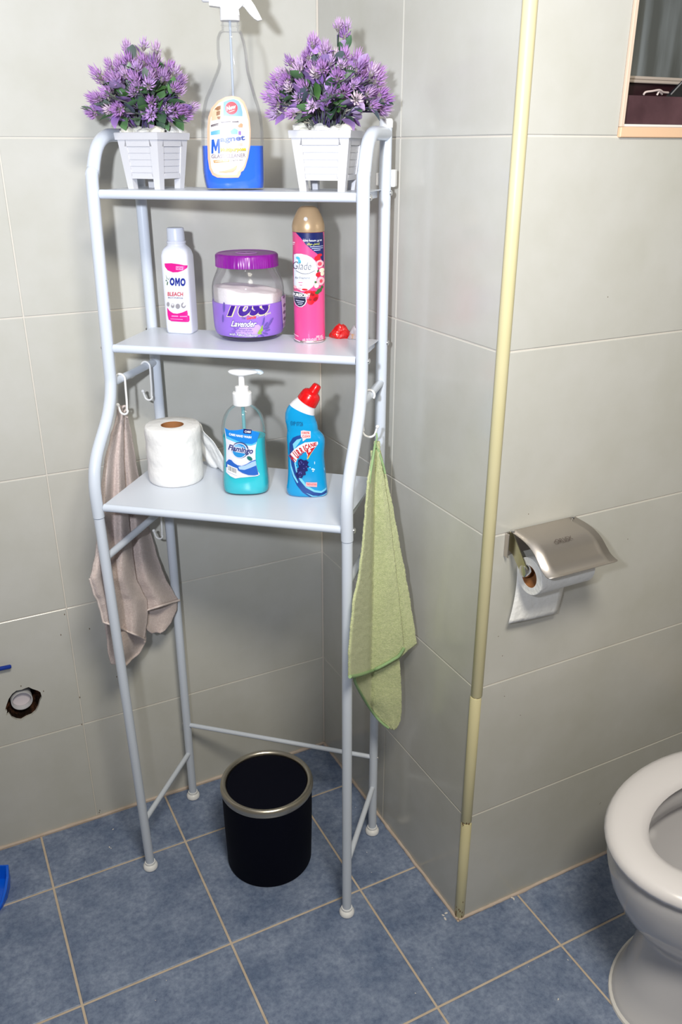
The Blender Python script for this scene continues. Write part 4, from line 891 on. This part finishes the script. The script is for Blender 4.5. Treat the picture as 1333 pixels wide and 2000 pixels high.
Lb.polys('print', [ell(465, 873, 8.5, 4.6, 18, rot=10)], ink('print_globelight', 126, 184, 226), lb)
hh = Lb.h
Lb.text('Flamingo', ((444.5, 883.5), (494.5, 891), (445.6, 867)), MATS['print_offwhite'], lb, .10, .25, h=hh+.0002)
Lb.text('Flamingo', ((445, 882.6), (494, 890), (446, 868)), ink('print_wordblue', 54, 60, 120), lb, .035, .25, h=hh+.00035); Lb.h = hh+.0005
Lb.polys('print', [ell(488, 895, 6, 3.6, 14, rot=35)], ink('print_leafteal', 36, 110, 106), lb, Lb.h)
wav = [(441, 905), (447, 898), (452, 899), (457, 904), (464, 908), (472, 909.5), (482, 906), (490, 901), (499.5, 898), (501, 910), (504, 922), (505, 927), (498, 928), (486, 927), (474, 923), (464, 917), (452, 915), (441, 914)]
Lb.poly('print', wav, ink('print_ocean', 38, 96, 186), lb)
Lb.polys('print', [[(466, 911), (480, 908), (492, 902), (499.6, 900), (501, 909), (490, 913), (478, 917), (468, 916)]], ink('print_paleocean', 164, 194, 232), lb)
Lb.polys('print', [[(444, 908), (464.5, 914.5), (464.5, 928), (444.5, 921)]], w2, lb)
bars = []; xx = 446.0
for i in range(13):
    w_ = (.5, .9, .5, 1.1, .6)[i % 5]; y0 = 910+(xx-446)*.32; bars.append([(xx, y0), (xx+w_, y0+.3), (xx+w_, y0+9.4), (xx, y0+9)]); xx += w_+.62
Lb.polys('barcode', bars, ink('print_black', 60, 58, 70), lb)

# ------------------------------------------------------------------ toilet cleaner with the bent neck
P = L2W(.3410, .1170, SH[3]); hu = thing('toilet_cleaner', 'blue bent-neck toilet cleaner bottle with red cap on the lowest shelf', 'bottle', P, facing(P, math.radians(-4)))
hu.matrix_basis = Matrix.LocRotScale(hu.location, hu.rotation_euler, None)
HBL = mat('cleaner_blue', srgb(6, 150, 208), .22, coat=.4)
rows = [(0, .0330, .0165, .0015, 2.6), (.003, .0362, .0195, .001, 2.7), (.012, .0370, .0205, 0, 2.7), (.027, .0352, .0200, .0004, 2.7), (.047, .0336, .0195, .0002, 2.7), (.074, .0325, .0195, -.0008, 2.7), (.093, .0334, .0200, -.0004, 2.7), (.103, .0336, .0200, -.0006, 2.6), (.1115, .0322, .0195, -.0020, 2.5), (.1175, .0292, .0188, -.0044, 2.4), (.122, .0274, .0182, -.0060, 2.3), (.130, .0274, .018, -.0070, 2.2), (.137, .0272, .0175, -.0088, 2.1)]
KB = Body(smooth_rows(rows, 3)); KB.build('bottle_body', HBL, hu, 56)
# bent neck: sections turning towards the upper right
def sweep(name, secs, m, parent, seg=36):
    V = []; F = []
    for (x, z, tilt, w, d) in secs:
        t = math.radians(tilt)
        for k in range(seg):
            a = 2*PI*k/seg; q = w*math.cos(a); V.append((x+q*math.cos(t), d*math.sin(a), z-q*math.sin(t)))
    for i in range(len(secs)-1):
        for k in range(seg): k2 = (k+1) % seg; F.append((i*seg+k, i*seg+k2, (i+1)*seg+k2, (i+1)*seg+k))
    F.append(tuple(range(seg))[::-1]); F.append(tuple((len(secs)-1)*seg+k for k in range(seg)))
    return autosmooth(mesh_obj(name, V, F, m, parent), 40)
nk = sweep('bottle_shoulder', [(-.0088, .1365, 0, .0271, .0174), (-.0096, .142, 3, .0268, .0172), (-.0098, .148, 9, .0262, .0170), (-.0086, .1535, 17, .0250, .0168), (-.0062, .1580, 24, .0236, .0166)], HBL, hu)
WNK = mat('white_neck', (.80, .78, .80, 1), .35)
sweep('neck', [(-.0062, .1580, 24, .0237, .0167), (-.0030, .1640, 29, .0212, .0166), (.0005, .1690, 31, .0190, .0166), (.0022, .1715, 32, .0180, .0166)], WNK, hu)
REDC = mat('red_cap', srgb(212, 8, 14), .25, coat=.3)
ax = math.radians(32)
def capsec(d, w): return (.0020+d*math.sin(ax), .1712+d*math.cos(ax), 32, w, w)
sweep('cap', [capsec(.0, .0172), capsec(.0005, .0186), capsec(.008, .0182), capsec(.0155, .0172), capsec(.0195, .0150), capsec(.0215, .0118), capsec(.0225, .0092), capsec(.0280, .0082), capsec(.0335, .0078), capsec(.0360, .0066), capsec(.0370, .0040)], REDC, hu)
Lb = Label(hu, KB, .0200)
w3 = ink('print_whitecyan', 200, 232, 246)
lb = Lb.poly('label', [(565, 868), (572, 856), (580, 852), (588, 850), (590, 856), (582, 862), (577, 870), (575, 884), (574, 900), (578, 920), (586, 938), (598, 952), (614, 961), (628, 964), (641.5, 960), (642, 966), (640, 971), (625, 974), (608, 972), (592, 962), (580, 948), (571, 930), (566.5, 905), (565, 885)], ink('print_wave', 20, 66, 140))
Lb.polys('print', [[(572, 868), (580, 859), (590, 856), (585, 864), (578, 874), (575, 884)], [(574, 900), (578, 920), (586, 938), (598, 952), (614, 961), (628, 964), (641, 959), (640, 955), (628, 960), (615, 957), (600, 948), (589, 934), (581, 917), (577, 900)], [(567, 895), (569, 910), (575, 928), (583, 942), (581, 944), (573, 932), (567.5, 915), (566.5, 900)], [(598, 962), (612, 968), (626, 970), (640, 966), (640, 968), (626, 972), (610, 970.5)]], ink('print_foam', 120, 200, 234), lb)
Lb.polys('print', [[(588, 842), (593, 841), (607, 843.5), (607, 856), (599, 856.5), (592, 862), (591, 856), (588, 853)]], ink('print_palebadge', 232, 206, 208), lb)
Lb.text('100%', ((590, 848), (605, 848.5), (590, 843.5)), ink('print_badgered', 206, 58, 50), lb, .03)
Lb.text('CLEAN', ((590.5, 854.6), (606, 854.6), (590.5, 849.8)), MATS['print_badgered'], lb, .03, h=Lb.h)
flag = [(566.5, 889), (574, 879), (584, 870.5), (596, 864), (610, 863), (621, 863.5), (621.5, 868), (615, 876), (608, 886), (600, 897), (601, 890), (598, 882), (590, 884), (583, 891), (578, 904)]
Lb.poly('print', flag, ink('print_flagwhite', 236, 222, 224), lb)
Lb.polys('print', [[(597.5, 879.5), (606, 876.5), (617, 872.5), (611, 881), (604, 890), (600.5, 896), (602, 888)]], ink('print_flagred', 190, 30, 44), lb)
Lb.polys('print', [[(600.6, 896), (603.6, 890), (609.5, 882.5), (608, 886), (601.4, 897.4)]], ink('print_flagyellow', 226, 196, 60), lb, Lb.h)
# HURRICANE set letter by letter on its rising arc
path = [(571.0, 896.0), (578.5, 888.6), (584.2, 883.6), (589.8, 879.2), (594.8, 875.6), (599.0, 873.2), (604.0, 870.8), (610.0, 869.0), (616.2, 867.8)]
hts = [17, 16, 14.5, 13, 11.8, 10.8, 9.6, 8.2, 7.0]; angs = [-48, -41, -36, -31, -26, -21, -15, -10, -6]
Lb.h += .00012
for ch, (u, v), ht, an in zip('HURRICANE', path, hts, angs):
    a = math.radians(an); wd = (2.0 if ch == 'I' else 5.6)*.5; cu_, su_ = math.cos(a), math.sin(a)
    up_ = (su_*1, -cu_)
    A = (u-wd*cu_-up_[0]*ht*.5, v-wd*su_-up_[1]*ht*.5); B = (u+wd*cu_-up_[0]*ht*.5, v+wd*su_-up_[1]*ht*.5); C_ = (A[0]+up_[0]*ht, A[1]+up_[1]*ht)
    Lb.text(ch, (A, B, C_), MATS['print_flagred'], lb, .045, h=Lb.h)
Lb.text('5', ((602.5, 883.5), (608, 882), (602, 877)), w2, lb, .04, h=Lb.h)
gr = random.Random(5); drops = []
for i in range(30):
    t = gr.random(); u = 589-4*t+gr.gauss(0, 4.6)+(8 if t < .35 else 0)*.6; v = 898+t*34+gr.gauss(0, 2); drops.append(ell(u, v, gr.uniform(.8, 1.9), gr.uniform(.6, 1.6), 7))
Lb.poly('print', [(583, 898), (588, 896), (594, 899), (599, 898), (603, 903), (601, 908), (605, 911), (600, 914), (602, 919), (597, 921), (598, 927), (592, 929), (590, 934), (584, 933), (581, 936), (580, 930), (577, 926), (581, 922), (580, 916), (584, 912), (582, 905)], ink('print_grape', 24, 26, 92), lb)
Lb.polys('print', drops[:28], MATS['print_grape'], lb, Lb.h+.0001); Lb.h += .0003
Lb.polys('print', [ell(589+gr.gauss(0, 4), 914+gr.gauss(0, 7), 1.2, 1.0, 7) for i in range(14)], ink('print_grapehi', 84, 92, 170), lb)
Lb.polys('print', [ell(611, 916, 2.4, 1.8, 8), ell(614, 917, 1.5, 1.6, 8), ell(612, 920, 1.6, 1.4, 8), ell(615, 904, .7, 3, 8), ell(606, 913, 1, 1, 7)], w3, lb, Lb.h)
Lb.polys('print', [[(598, 941), (620, 942), (619.5, 951), (598, 949)]], ink('print_tagpink', 226, 170, 176), lb)
Lb.text('THICK ACTION', ((599.5, 946.6), (618.5, 948), (599.5, 943)), MATS['print_badgered'], lb, .02)
Lb.text('EXP 07/26', ((568, 831.5), (592, 832), (568, 823.5)), ink('print_stamp', 16, 80, 124), hu, 0)
Lb.polys('print', [[(634, 891), (635.4, 890), (635, 900), (633.4, 898)], [(633, 917), (636.4, 916), (636, 927), (633.4, 926)]], w3, lb, Lb.h)

# ------------------------------------------------------------------ swing-lid bin
bn = thing('waste_bin', 'black round bin with brass-toned metal rim under the rack', 'bin', (-.2795, -.2960, 0), facing((-.2795, -.296, 0)))
lathe('bin_body', [(.0880, 0), (.0915, .002), (.0930, .006), (.0955, .10), (.0968, .200)], BLACKP, bn, 72)
lathe('rim', [(.0968, .1985), (.0985, .1980), (.0997, .2005), (.0997, .2065), (.0985, .2115), (.0955, .2150), (.0925, .2155), (.0890, .2140), (.0868, .2110), (.0866, .204)], BINRIM, bn, 80, 60, capb=False, capt=False)
ld = lathe('swing_lid', [(.0858, .203), (.0860, .2075), (.0850, .2085), (.05, .2092), (.001, .2094)], BLACKP, bn, 72)

# ------------------------------------------------------------------ paper holder on wall C
hx0, hz1 = .0355, .8705
ph = thing('paper_holder', 'steel toilet paper holder with curved flap screwed to the right wall', 'holder', (hx0, -LC, hz1))
def hbox(name, x0, x1, y0, y1, z0, z1, m, bev=.0008): return bm_obj(name, box_bm(x0, x1, y0, y1, z0, z1, bev, 1), m, ph)
hbox('back_plate', 0, .150, -.0022, -.0005, -.044, -.001, STEEL)
# side arm: slanted plate running forward and down
hbox('plate_flange', 0, .0016, -.011, -.0005, -.044, -.001, STEEL, .0004)
V = [(.008, -.003, .0), (.008, -.010, .0), (.008, -.052, -.045), (.008, -.056, -.053), (.008, -.053, -.061), (.008, -.046, -.0640), (.008, -.039, -.061), (.008, -.012, -.036), (.008, -.003, -.034)]
n = len(V); V2 = [(.0096, y, z) for _, y, z in V]
mesh_obj('side_arm', V+V2, [tuple(range(n)), tuple(range(n, 2*n))[::-1]]+[(i, n+i, n+(i+1) % n, (i+1) % n) for i in range(n)], BRASSY, ph)
pin = lathe('axle_cap', [(.0075, 0), (.0088, .001), (.0092, .005), (.0085, .009), (.006, .010), (.001, .010)], CHROME, ph, 24); pin.rotation_euler = (0, -PI/2, 0); pin.location = (.0165, -.046, -.0543); pin.scale = (1.18, 1.18, 1.1)
tube('axle', [(.008, -.046, -.0543), (.142, -.046, -.0543)], .0055, CHROME, ph, 14)
# curved flap
prof_ = catmull([(-.004, .0005), (-.020, -.002), (-.045, -.008), (-.068, -.018), (-.088, -.0325), (-.103, -.0435), (-.113, -.0465), (-.119, -.0455)], 6)if False else None
pr = [Vector((0, y, z)) for y, z in ((-.003, .0006), (-.016, -.0002), (-.034, -.0018), (-.052, -.0060), (-.068, -.0145), (-.080, -.0255), (-.090, -.0345), (-.101, -.0395), (-.110, -.0398))]
pr = catmull(pr, 5); V = []; F = []; m_ = len(pr)
for i, q in enumerate(pr):
    t = i/(m_-1); xa, xb = .008, .146+.010*max(0, t-.1); rr_ = .012
    ed = max(0, t-.90)/.10; ins = rr_*(1-math.sqrt(max(0, 1-ed*ed)))
    xs_ = [xa+ins+(xb-xa-2*ins)*k/6 for k in range(7)]
    for x in xs_: V.append((x, q.y, q.z))
for i in range(m_-1):
    for k in range(6): a = i*7+k; F.append((a, a+7, a+8, a+1))
fp = mesh_obj('flap', V, F, STEEL, ph, True); md = fp.modifiers.new('t', 'SOLIDIFY'); md.thickness = .0011; md.offset = 0
for x in (.010, .140):
    s_ = lathe('screw', [(.0040, 0), (.0036, .0015), (.001, .0022)], CHROME, fp, 12); s_.location = (x, -.006, .0012)
bm = text_bm('ORLEX', .012)
for v in bm.verts:
    x, y = v.co.x*.0115, v.co.y*.0115; v.co = (.058+x, -.0615+y*.90, -.0095+y*.40+.0022)
bm_obj('engraving', bm, mat('engraved', (.10, .08, .07, 1), .5), fp)
hr = thing('hanging_roll', 'part-used white toilet roll hanging in the steel wall holder', 'toilet paper', (hx0+.0205, -LC-.046, hz1-.0670))
ro = lathe('paper', [(.0195, 0), (.0315, .0), (.0325, .001), (.0325, .114), (.0315, .115), (.0195, .115), (.0195, .0)], PAPER, hr, 56, capb=False, capt=False); ro.rotation_euler = (0, PI/2, 0)
co = lathe('core', [(.0194, .0005), (.0194, .0995), (.0184, .0995), (.0184, .0005), (.0194, .0005)], CARD, hr, 40, capb=False, capt=False); co.rotation_euler = (0, PI/2, 0)
V = []; F = []; nu, nv = 16, 10
for i in range(nu+1):
    t = i/nu
    for j in range(nv+1):
        s = j/nv; V.append((.0005+.1085*s-.013*t*t+.0030*math.sin(t*2.5), .0320-.004*t+.001*math.sin(t*3+s*4)*t, .006-.109*t-.008*s*t))
for i in range(nu):
    for j in range(nv): a = i*(nv+1)+j; F.append((a, a+nv+1, a+nv+2, a+1))
ts = mesh_obj('hanging_sheet', V, F, PAPER, hr, True); md = ts.modifiers.new('t', 'SOLIDIFY'); md.thickness = .0006

# ------------------------------------------------------------------ toilet
tl = thing('toilet', 'white ceramic toilet with open seat ring, cut off at the right edge', 'toilet', (.34, -.955, 0))
def ring_pts(a_f, a_b, b, z, n=56, x0=0, e=2.0):    # egg outline: front half-axis a_f towards -x, back a_b
    o = []
    for k in range(n):
        t = 2*PI*k/n; c, s = math.cos(t), math.sin(t); a = a_b if c > 0 else a_f
        o.append((x0+a*math.copysign(abs(c)**(2/e), c), b*math.copysign(abs(s)**(2/e), s), z))
    return o
def loft(name, loops, m, parent, capa=True, capb=True, sharp=45):
    n = len(loops[0]); V = [p for l in loops for p in l]; F = []
    for i in range(len(loops)-1):
        for k in range(n): k2 = (k+1) % n; F.append((i*n+k, i*n+k2, (i+1)*n+k2, (i+1)*n+k))
    if capa: F.append(tuple(range(n))[::-1])
    if capb: F.append(tuple((len(loops)-1)*n+k for k in range(n)))
    return autosmooth(mesh_obj(name, V, F, m, parent), sharp)
loft('bowl', [ring_pts(.195, .26, .128, 0, x0=.0), ring_pts(.196, .26, .129, .006), ring_pts(.189, .26, .123, .012), ring_pts(.176, .26, .112, .06), ring_pts(.164, .26, .104, .11), ring_pts(.156, .26, .100, .155), ring_pts(.160, .26, .108, .18),
              ring_pts(.188, .26, .132, .21), ring_pts(.216, .27, .152, .248), ring_pts(.236, .275, .165, .29), ring_pts(.248, .28, .173, .335), ring_pts(.250, .28, .175, .365), ring_pts(.247, .28, .172, .372),
              ring_pts(.205, .20, .128, .372), ring_pts(.198, .19, .121, .362), ring_pts(.194, .188, .118, .325), ring_pts(.200, .192, .124, .320), ring_pts(.212, .20, .136, .318), ring_pts(.200, .19, .124, .27), ring_pts(.150, .15, .092, .20), ring_pts(.09, .10, .06, .165), ring_pts(.05, .06, .04, .15)], CERAMIC, tl, True, True, 60)
loft('seat', [ring_pts(.249, .24, .174, .3755), ring_pts(.257, .24, .181, .378), ring_pts(.259, .24, .183, .386), ring_pts(.254, .24, .178, .395), ring_pts(.243, .24, .168, .400), ring_pts(.228, .235, .154, .4015), ring_pts(.204, .21, .128, .3995), ring_pts(.190, .20, .113, .394), ring_pts(.184, .195, .108, .386), ring_pts(.190, .20, .113, .3775), ring_pts(.249, .24, .174, .3755)], SEATM, tl, False, False, 60)
loft('base_sealant', [ring_pts(.202, .255, .134, .0), ring_pts(.201, .255, .133, .004), ring_pts(.193, .25, .126, .0075)], mat('sealant', (.72, .70, .68, 1), .5), tl, False, False)
bm_obj('cistern', box_bm(.285, .465, -.18, .18, .375, .74, .018, 3), CERAMIC, tl, True)
for sy in (-.06, .06): hb = bm_obj('hinge', box_bm(.215, .25, sy-.014, sy+.014, .373, .405, .005), SEATM, tl)

# ------------------------------------------------------------------ blue plastic things at the left edge
BLUE = mat('blue_plastic', srgb(0, 96, 224), .3)
dp = thing('dustpan', 'blue plastic dustpan on the floor, only its rounded corner in view at the left edge', 'dustpan', on_plane(-60, 1745, (0, 0, 0), (0, 0, 1)))
def dpx(u, v, z=0): return on_plane(u, v, (0, 0, z), (0, 0, 1))-dp.location
outl = [dpx(16.5, 1689, .035), dpx(17, 1712, .03), dpx(13, 1738, .022), dpx(6, 1762, .012), dpx(-2, 1778, .006), dpx(-60, 1800, .004), dpx(-140, 1790, .004), dpx(-170, 1740, .02), dpx(-150, 1694, .035), dpx(-60, 1691, .035)]
bm = bmesh.new(); n = len(outl)
a = [bm.verts.new((p.x, p.y, p.z)) for p in outl]; cen = sum(outl, Vector())/n
b = [bm.verts.new(cen.lerp(p, .93)+Vector((0, 0, p.z-cen.lerp(p, .93).z+.0005))) for p in outl]
c = [bm.verts.new((cen.lerp(p, .86).x, cen.lerp(p, .86).y, .003)) for p in outl]; d = [bm.verts.new((cen.lerp(p, .985).x, cen.lerp(p, .985).y, .0003)) for p in outl]
for A, B in ((d, a), (a, b), (b, c)):
    for i in range(n): bm.faces.new((A[i], A[(i+1) % n], B[(i+1) % n], B[i]))
bm.faces.new(c); bm.faces.new(d[::-1]); bm_obj('pan', bm, BLUE, dp)
tube('handle', [cen+Vector((0, .05, .03)), cen+Vector((-.02, .10, .045)), cen+Vector((-.03, .055, .10))], .009, BLUE, dp, 10)
bs = thing('plastic_rod', 'tip of a blue plastic rod against the wall above the pipe hole', 'rod', on_plane(-120, 1331, (0, -.012, 0), (0, 1, 0)))
q0 = on_plane(22, 1301.5, (0, -.012, 0), (0, 1, 0))-bs.location; q1 = on_plane(-120, 1331, (0, -.012, 0), (0, 1, 0))-bs.location
tube('rod', [q1, q1.lerp(q0, .5), q1.lerp(q0, .985), q0], lambda t: .0052-.0012*t-(.0012 if t > .99 else 0), mat('blue_rod', srgb(14, 52, 150), .35), bs, 10)
# rod rests on a small screwed bracket outside the frame
bm_obj('rod_bracket', box_bm(q1.x-.006, q1.x+.006, q1.y-.005, .0115, q1.z-.02, q1.z+.012, .002), BLUE, bs)

# debris on the floor
mb = bmesh.new()
for (u, v, s) in ((221,1620,.0022),(214,1655,.0026),(217,1657,.0018),(695,1577,.0012),(717,1665,.0014),(726,1704,.001),(304,1954,.0012),(1091,1952,.0024),(1033,1888,.001),(1004,1756,.0035),(1001,1754,.003),(967,1767,.002),(870,1795,.004),(866,1788,.003),(872,1784,.0035),(812,1940,.0014),(325,1915,.0012),(845,1890,.0008),(1110,1875,.0016),(91,1626,.003),(86,1631,.0022)):
    p = on_plane(u, v, (0, 0, 0), (0, 0, 1)); bmesh.ops.create_icosphere(mb, subdivisions=1, radius=s, matrix=Matrix.Translation(p+Vector((0, 0, s*.25))) @ Matrix.Rotation(R_.uniform(0, 3), 4, 'Z') @ Matrix.Diagonal((1.2, .6, .4, 1)))
o = bm_obj('plaster_crumbs', mb, mat('plaster_crumb', (.74, .70, .66, 1), .9), fl); o['kind'] = 'stuff'

# ------------------------------------------------------------------ towels
def terry(name, c0, c1):
    m = mat(name, c0, .95, spec=.1, var=(260, c1, .3, .7), bump=(700, .9, .0025)); b = m.node_tree.nodes['Principled BSDF']
    b.inputs['Sheen Weight'].default_value = .35; b.inputs['Sheen Roughness'].default_value = .5; return m
def cloth(name, rows, cols, fn, m, parent, thick=.003, fuzz=.0007, seed=0, fz=420):
    V = []; F = []
    for i in range(rows+1):
        for j in range(cols+1): V.append(fn(j/cols, i/rows))
    for i in range(rows):
        for j in range(cols): a = i*(cols+1)+j; F.append((a, a+cols+1, a+cols+2, a+1))
    bm = bmesh.new(); vs_ = [bm.verts.new(v) for v in V]
    for f in F: bm.faces.new([vs_[k] for k in f])
    bm.normal_update()
    back = {}; top = [(v, v.co.copy(), v.normal.copy()) for v in vs_]
    ret = bmesh.ops.solidify(bm, geom=bm.faces[:], thickness=thick)
    bm.normal_update()
    for v in bm.verts:
        q = noise.noise(v.co*fz+Vector((seed, 0, 0)))+.6*noise.noise(v.co*fz*.45+Vector((0, seed, 0))); v.co += v.normal*q*fuzz
    return bm_obj(name, bm, m, parent, True)
def lerp_tab(tab, v):                              # tab rows (v, a, b, ...)
    if v <= tab[0][0]: return tab[0][1:]
    for p, q in zip(tab, tab[1:]):
        if v <= q[0]:
            t = (v-p[0])/(q[0]-p[0]); t = t*t*(3-2*t)*.4+t*.6; return tuple(x+(y-x)*t for x, y in zip(p[1:], q[1:]))
    return tab[-1][1:]
GRN = terry('green_terry', srgb(180, 190, 138), srgb(212, 216, 168)); GHEM = mat('green_hem', srgb(146, 176, 126), .85, bump=(300, .5, .002))
gt = thing('hand_towel', 'pale green terry towel with darker green hem hanging at the right side of the rack', 'towel', L2W(RW+.012, .105, .99))
GO = Vector(gt.location); gn = (CP-GO); gn.z = 0; gn.normalize(); gs = UX*.96+UY*.28*-1; gs = (UX*.92-UY*.12); gs.z = 0; gs.normalize(); GN = Vector((-gs.y, gs.x, 0))
if GN.dot(gn) < 0: GN = -GN
GNP = (GN+gn*.9).normalized()
XL = L2W(RW+.017, 0, 0)
def gpt(u, v, d):                                  # towel point: hangs just outside the rack's right side
    p = on_plane(u, v, GO+gn*d, gn)
    q = p-RO; lx = q.dot(UX)
    if lx < RW+.016:
        p2 = on_plane(u, v, XL+UX*d*.5, UX); w = min(1, (RW+.016-lx)/.004); p = p.lerp(p2, w)
    if p.x > -.012: p.x = -.012
    return p-GO
tabF = [(862, 735, 739), (880, 733, 742), (905, 727, 745.5), (940, 721, 752), (1000, 716, 761), (1060, 711, 768), (1120, 704, 775), (1180, 692, 781), (1240, 687, 787), (1275, 684, 790), (1330, 684, 792)]
def hemv(s): return 1322-4*s-44*s**1.6-(8 if s > .97 else 0)
def front(s, t):
    v1 = hemv(s); v = 862+(v1-862)*t; a, b = lerp_tab(tabF, v); u = a+(b-a)*s
    d = .004+.006*math.sin(s*PI)*min(1, t*3)+.0035*math.sin(s*9+1)*(1-t)*min(1, t*5)+.003*noise.noise(Vector((s*3, t*5, 1)))
    return gpt(u, v, d)
cloth('front_fold', 130, 36, front, GRN, gt, .0035, .0011, 1)
tabB = [(880, 736, 744), (905, 736, 750), (940, 742, 758), (1000, 752, 770), (1060, 760, 781), (1120, 766, 793), (1180, 772, 803), (1235, 777, 812), (1258, 779, 815), (1290, 782, 800)]
def backf(s, t):
    v1 = 1288-34*max(0, s-.25)**1.2-6*s; v = 880+(v1-880)*t; a, b = lerp_tab(tabB, v); u = a-8+(b-a+8)*s
    d = -.010+.009*math.sin(PI*min(1, s*1.02))*min(1, t*3)+.002*noise.noise(Vector((s*3, t*6, 4)))
    return gpt(u, v, d)
cloth('side_fold', 120, 20, backf, GRN, gt, .0035, .0011, 2)
tabL = [(1270, 686, 778), (1300, 689, 782), (1330, 694, 784), (1360, 708, 785), (1390, 728, 785), (1410, 745, 783), (1424, 762, 776)]
def lowf(s, t):
    v = 1270+(1423-1270)*t; a, b = lerp_tab(tabL, v); u = a+(b-a)*s; v += 3*math.sin(s*PI)*t-10*max(0, s-.8)*t
    return gpt(u, v, -.014+.006*math.sin(s*PI)+.003*noise.noise(Vector((s*3, t*4, 7))))
cloth('lower_corner', 60, 34, lowf, GRN, gt, .0035, .0011, 3)
def hem(name, pts, r, m, par): return tube(name, catmull(pts, 4), r, m, par, 8)
hem('hem', [front(k/10, 1.0)+gn*.0025+Vector((0, 0, .002)) for k in range(11)], .0032, GHEM, gt)
hem('hem', [gpt(lerp_tab(tabL, v)[0]-.5, v, -.010) for v in (1316, 1335, 1355, 1375, 1395, 1412, 1422)], .0026, GHEM, gt)
hem('hem', [gpt(u, v, .005) for u, v in ((733, 868), (728, 900), (724, 925), (722, 945))], .0022, GHEM, gt)
hem('hem', [gpt(u, v, .003) for u, v in ((737, 872), (743, 890), (749, 908), (753, 925))], .0020, GHEM, gt)
hem('hanging_loop', [gpt(735.5, 846, .001), gpt(737, 855, .003), gpt(734, 864, .003), gpt(735, 875, .006)], .0015, GHEM, gt)

PNK = terry('pinkgrey_terry', srgb(196, 178, 173), srgb(220, 205, 200)); PHEM = mat('pink_hem', srgb(216, 202, 196), .9, bump=(300, .5, .002))
pt_ = thing('hand_towel', 'pinkish-grey terry towel hanging behind the rack\'s left front post', 'towel', L2W(-.016, .138, 1.02))
PO = Vector(pt_.location)
def ppt(u, v, d):
    w = max(0, min(1, (v-1030)/120)); w = w*w*(3-2*w); x0 = -.021+w*max(0, (u-262)/87)*.043
    p = on_plane(u, v, L2W(x0-d, 0, 0), UX)
    if p.y > -.006: p.y = -.006
    return p-PO
tabP = [(792, 232, 247), (806, 231, 248), (822, 226, 252), (850, 216, 258), (900, 204, 266), (960, 196, 277), (1020, 193, 290), (1080, 186, 306), (1110, 180, 316), (1130, 175, 324), (1160, 183, 341), (1172, 190, 349), (1200, 198, 346), (1240, 208, 332), (1300, 214, 280)]
def pmain(s, t):                                   # left body, from the pinch to the two hanging corners
    bot = 1240-30*s if s < .5 else 1225
    v1 = 1215+34*s; v = 792+(v1-792)*t; a, b = lerp_tab(tabP, v); b2 = a+(b-a)*.62; u = a+(b2-a)*s
    k = min(1, t*2.2); d = k*(.010*math.cos(s*11+.6+t)*(.6+.4*t)+.004*noise.noise(Vector((s*3, t*4, 2))))
    return ppt(u, v, d)
cloth('front_fold', 120, 44, pmain, PNK, pt_, .0035, .0005, 4)
def pright(s, t):
    v1 = 1196-24*s; v = 800+(v1-800)*t; a, b = lerp_tab(tabP, v); a2 = a+(b-a)*.50; u = a2+(b-a2)*s
    k = min(1, t*2.2); d = .006+k*(.009*math.sin(s*8+.3)*(1-.4*t)+.003*noise.noise(Vector((s*3, t*4, 5))))
    return ppt(u, v, d)
cloth('side_fold', 110, 34, pright, PNK, pt_, .0035, .0005, 5)
tabQ = [(1190, 262, 347), (1215, 276, 336), (1230, 290, 325), (1237, 300, 315)]
cloth('lower_corner', 26, 26, lambda s, t: ppt(*(lambda v: (lerp_tab(tabQ, v)[0]+(lerp_tab(tabQ, v)[1]-lerp_tab(tabQ, v)[0])*s, v))(1170+66*t), .016+.004*math.sin(s*5)), PNK, pt_, .0035, .0005, 6)
tabR = [(1200, 205, 280), (1230, 209, 286), (1252, 212, 286), (1272, 213, 276), (1290, 216, 256), (1300, 218, 244)]
cloth('lower_corner', 36, 28, lambda s, t: ppt(*(lambda v: (lerp_tab(tabR, v)[0]+(lerp_tab(tabR, v)[1]-lerp_tab(tabR, v)[0])*s, v))(1190+108*t), .012+.006*math.sin(s*7+t*2)), PNK, pt_, .0035, .0005, 7)
hem('hem', [pright(k/8, 1.0)+UX*.002 for k in range(9)], .0024, PHEM, pt_)
hem('hem', [pmain(k/8, 1.0)+UX*.002 for k in range(9)], .0022, PHEM, pt_)
hem('hem', [pmain(0, .80+.2*k/8)+UX*.001 for k in range(9)], .0022, PHEM, pt_)
hem('hanging_loop', [ppt(241, 806, .001), ppt(247, 799, .0), ppt(244, 793, -.002), ppt(238, 797, .002), ppt(236, 806, .003), ppt(243, 812, .006), ppt(249, 815, .004)], .0022, PHEM, pt_)
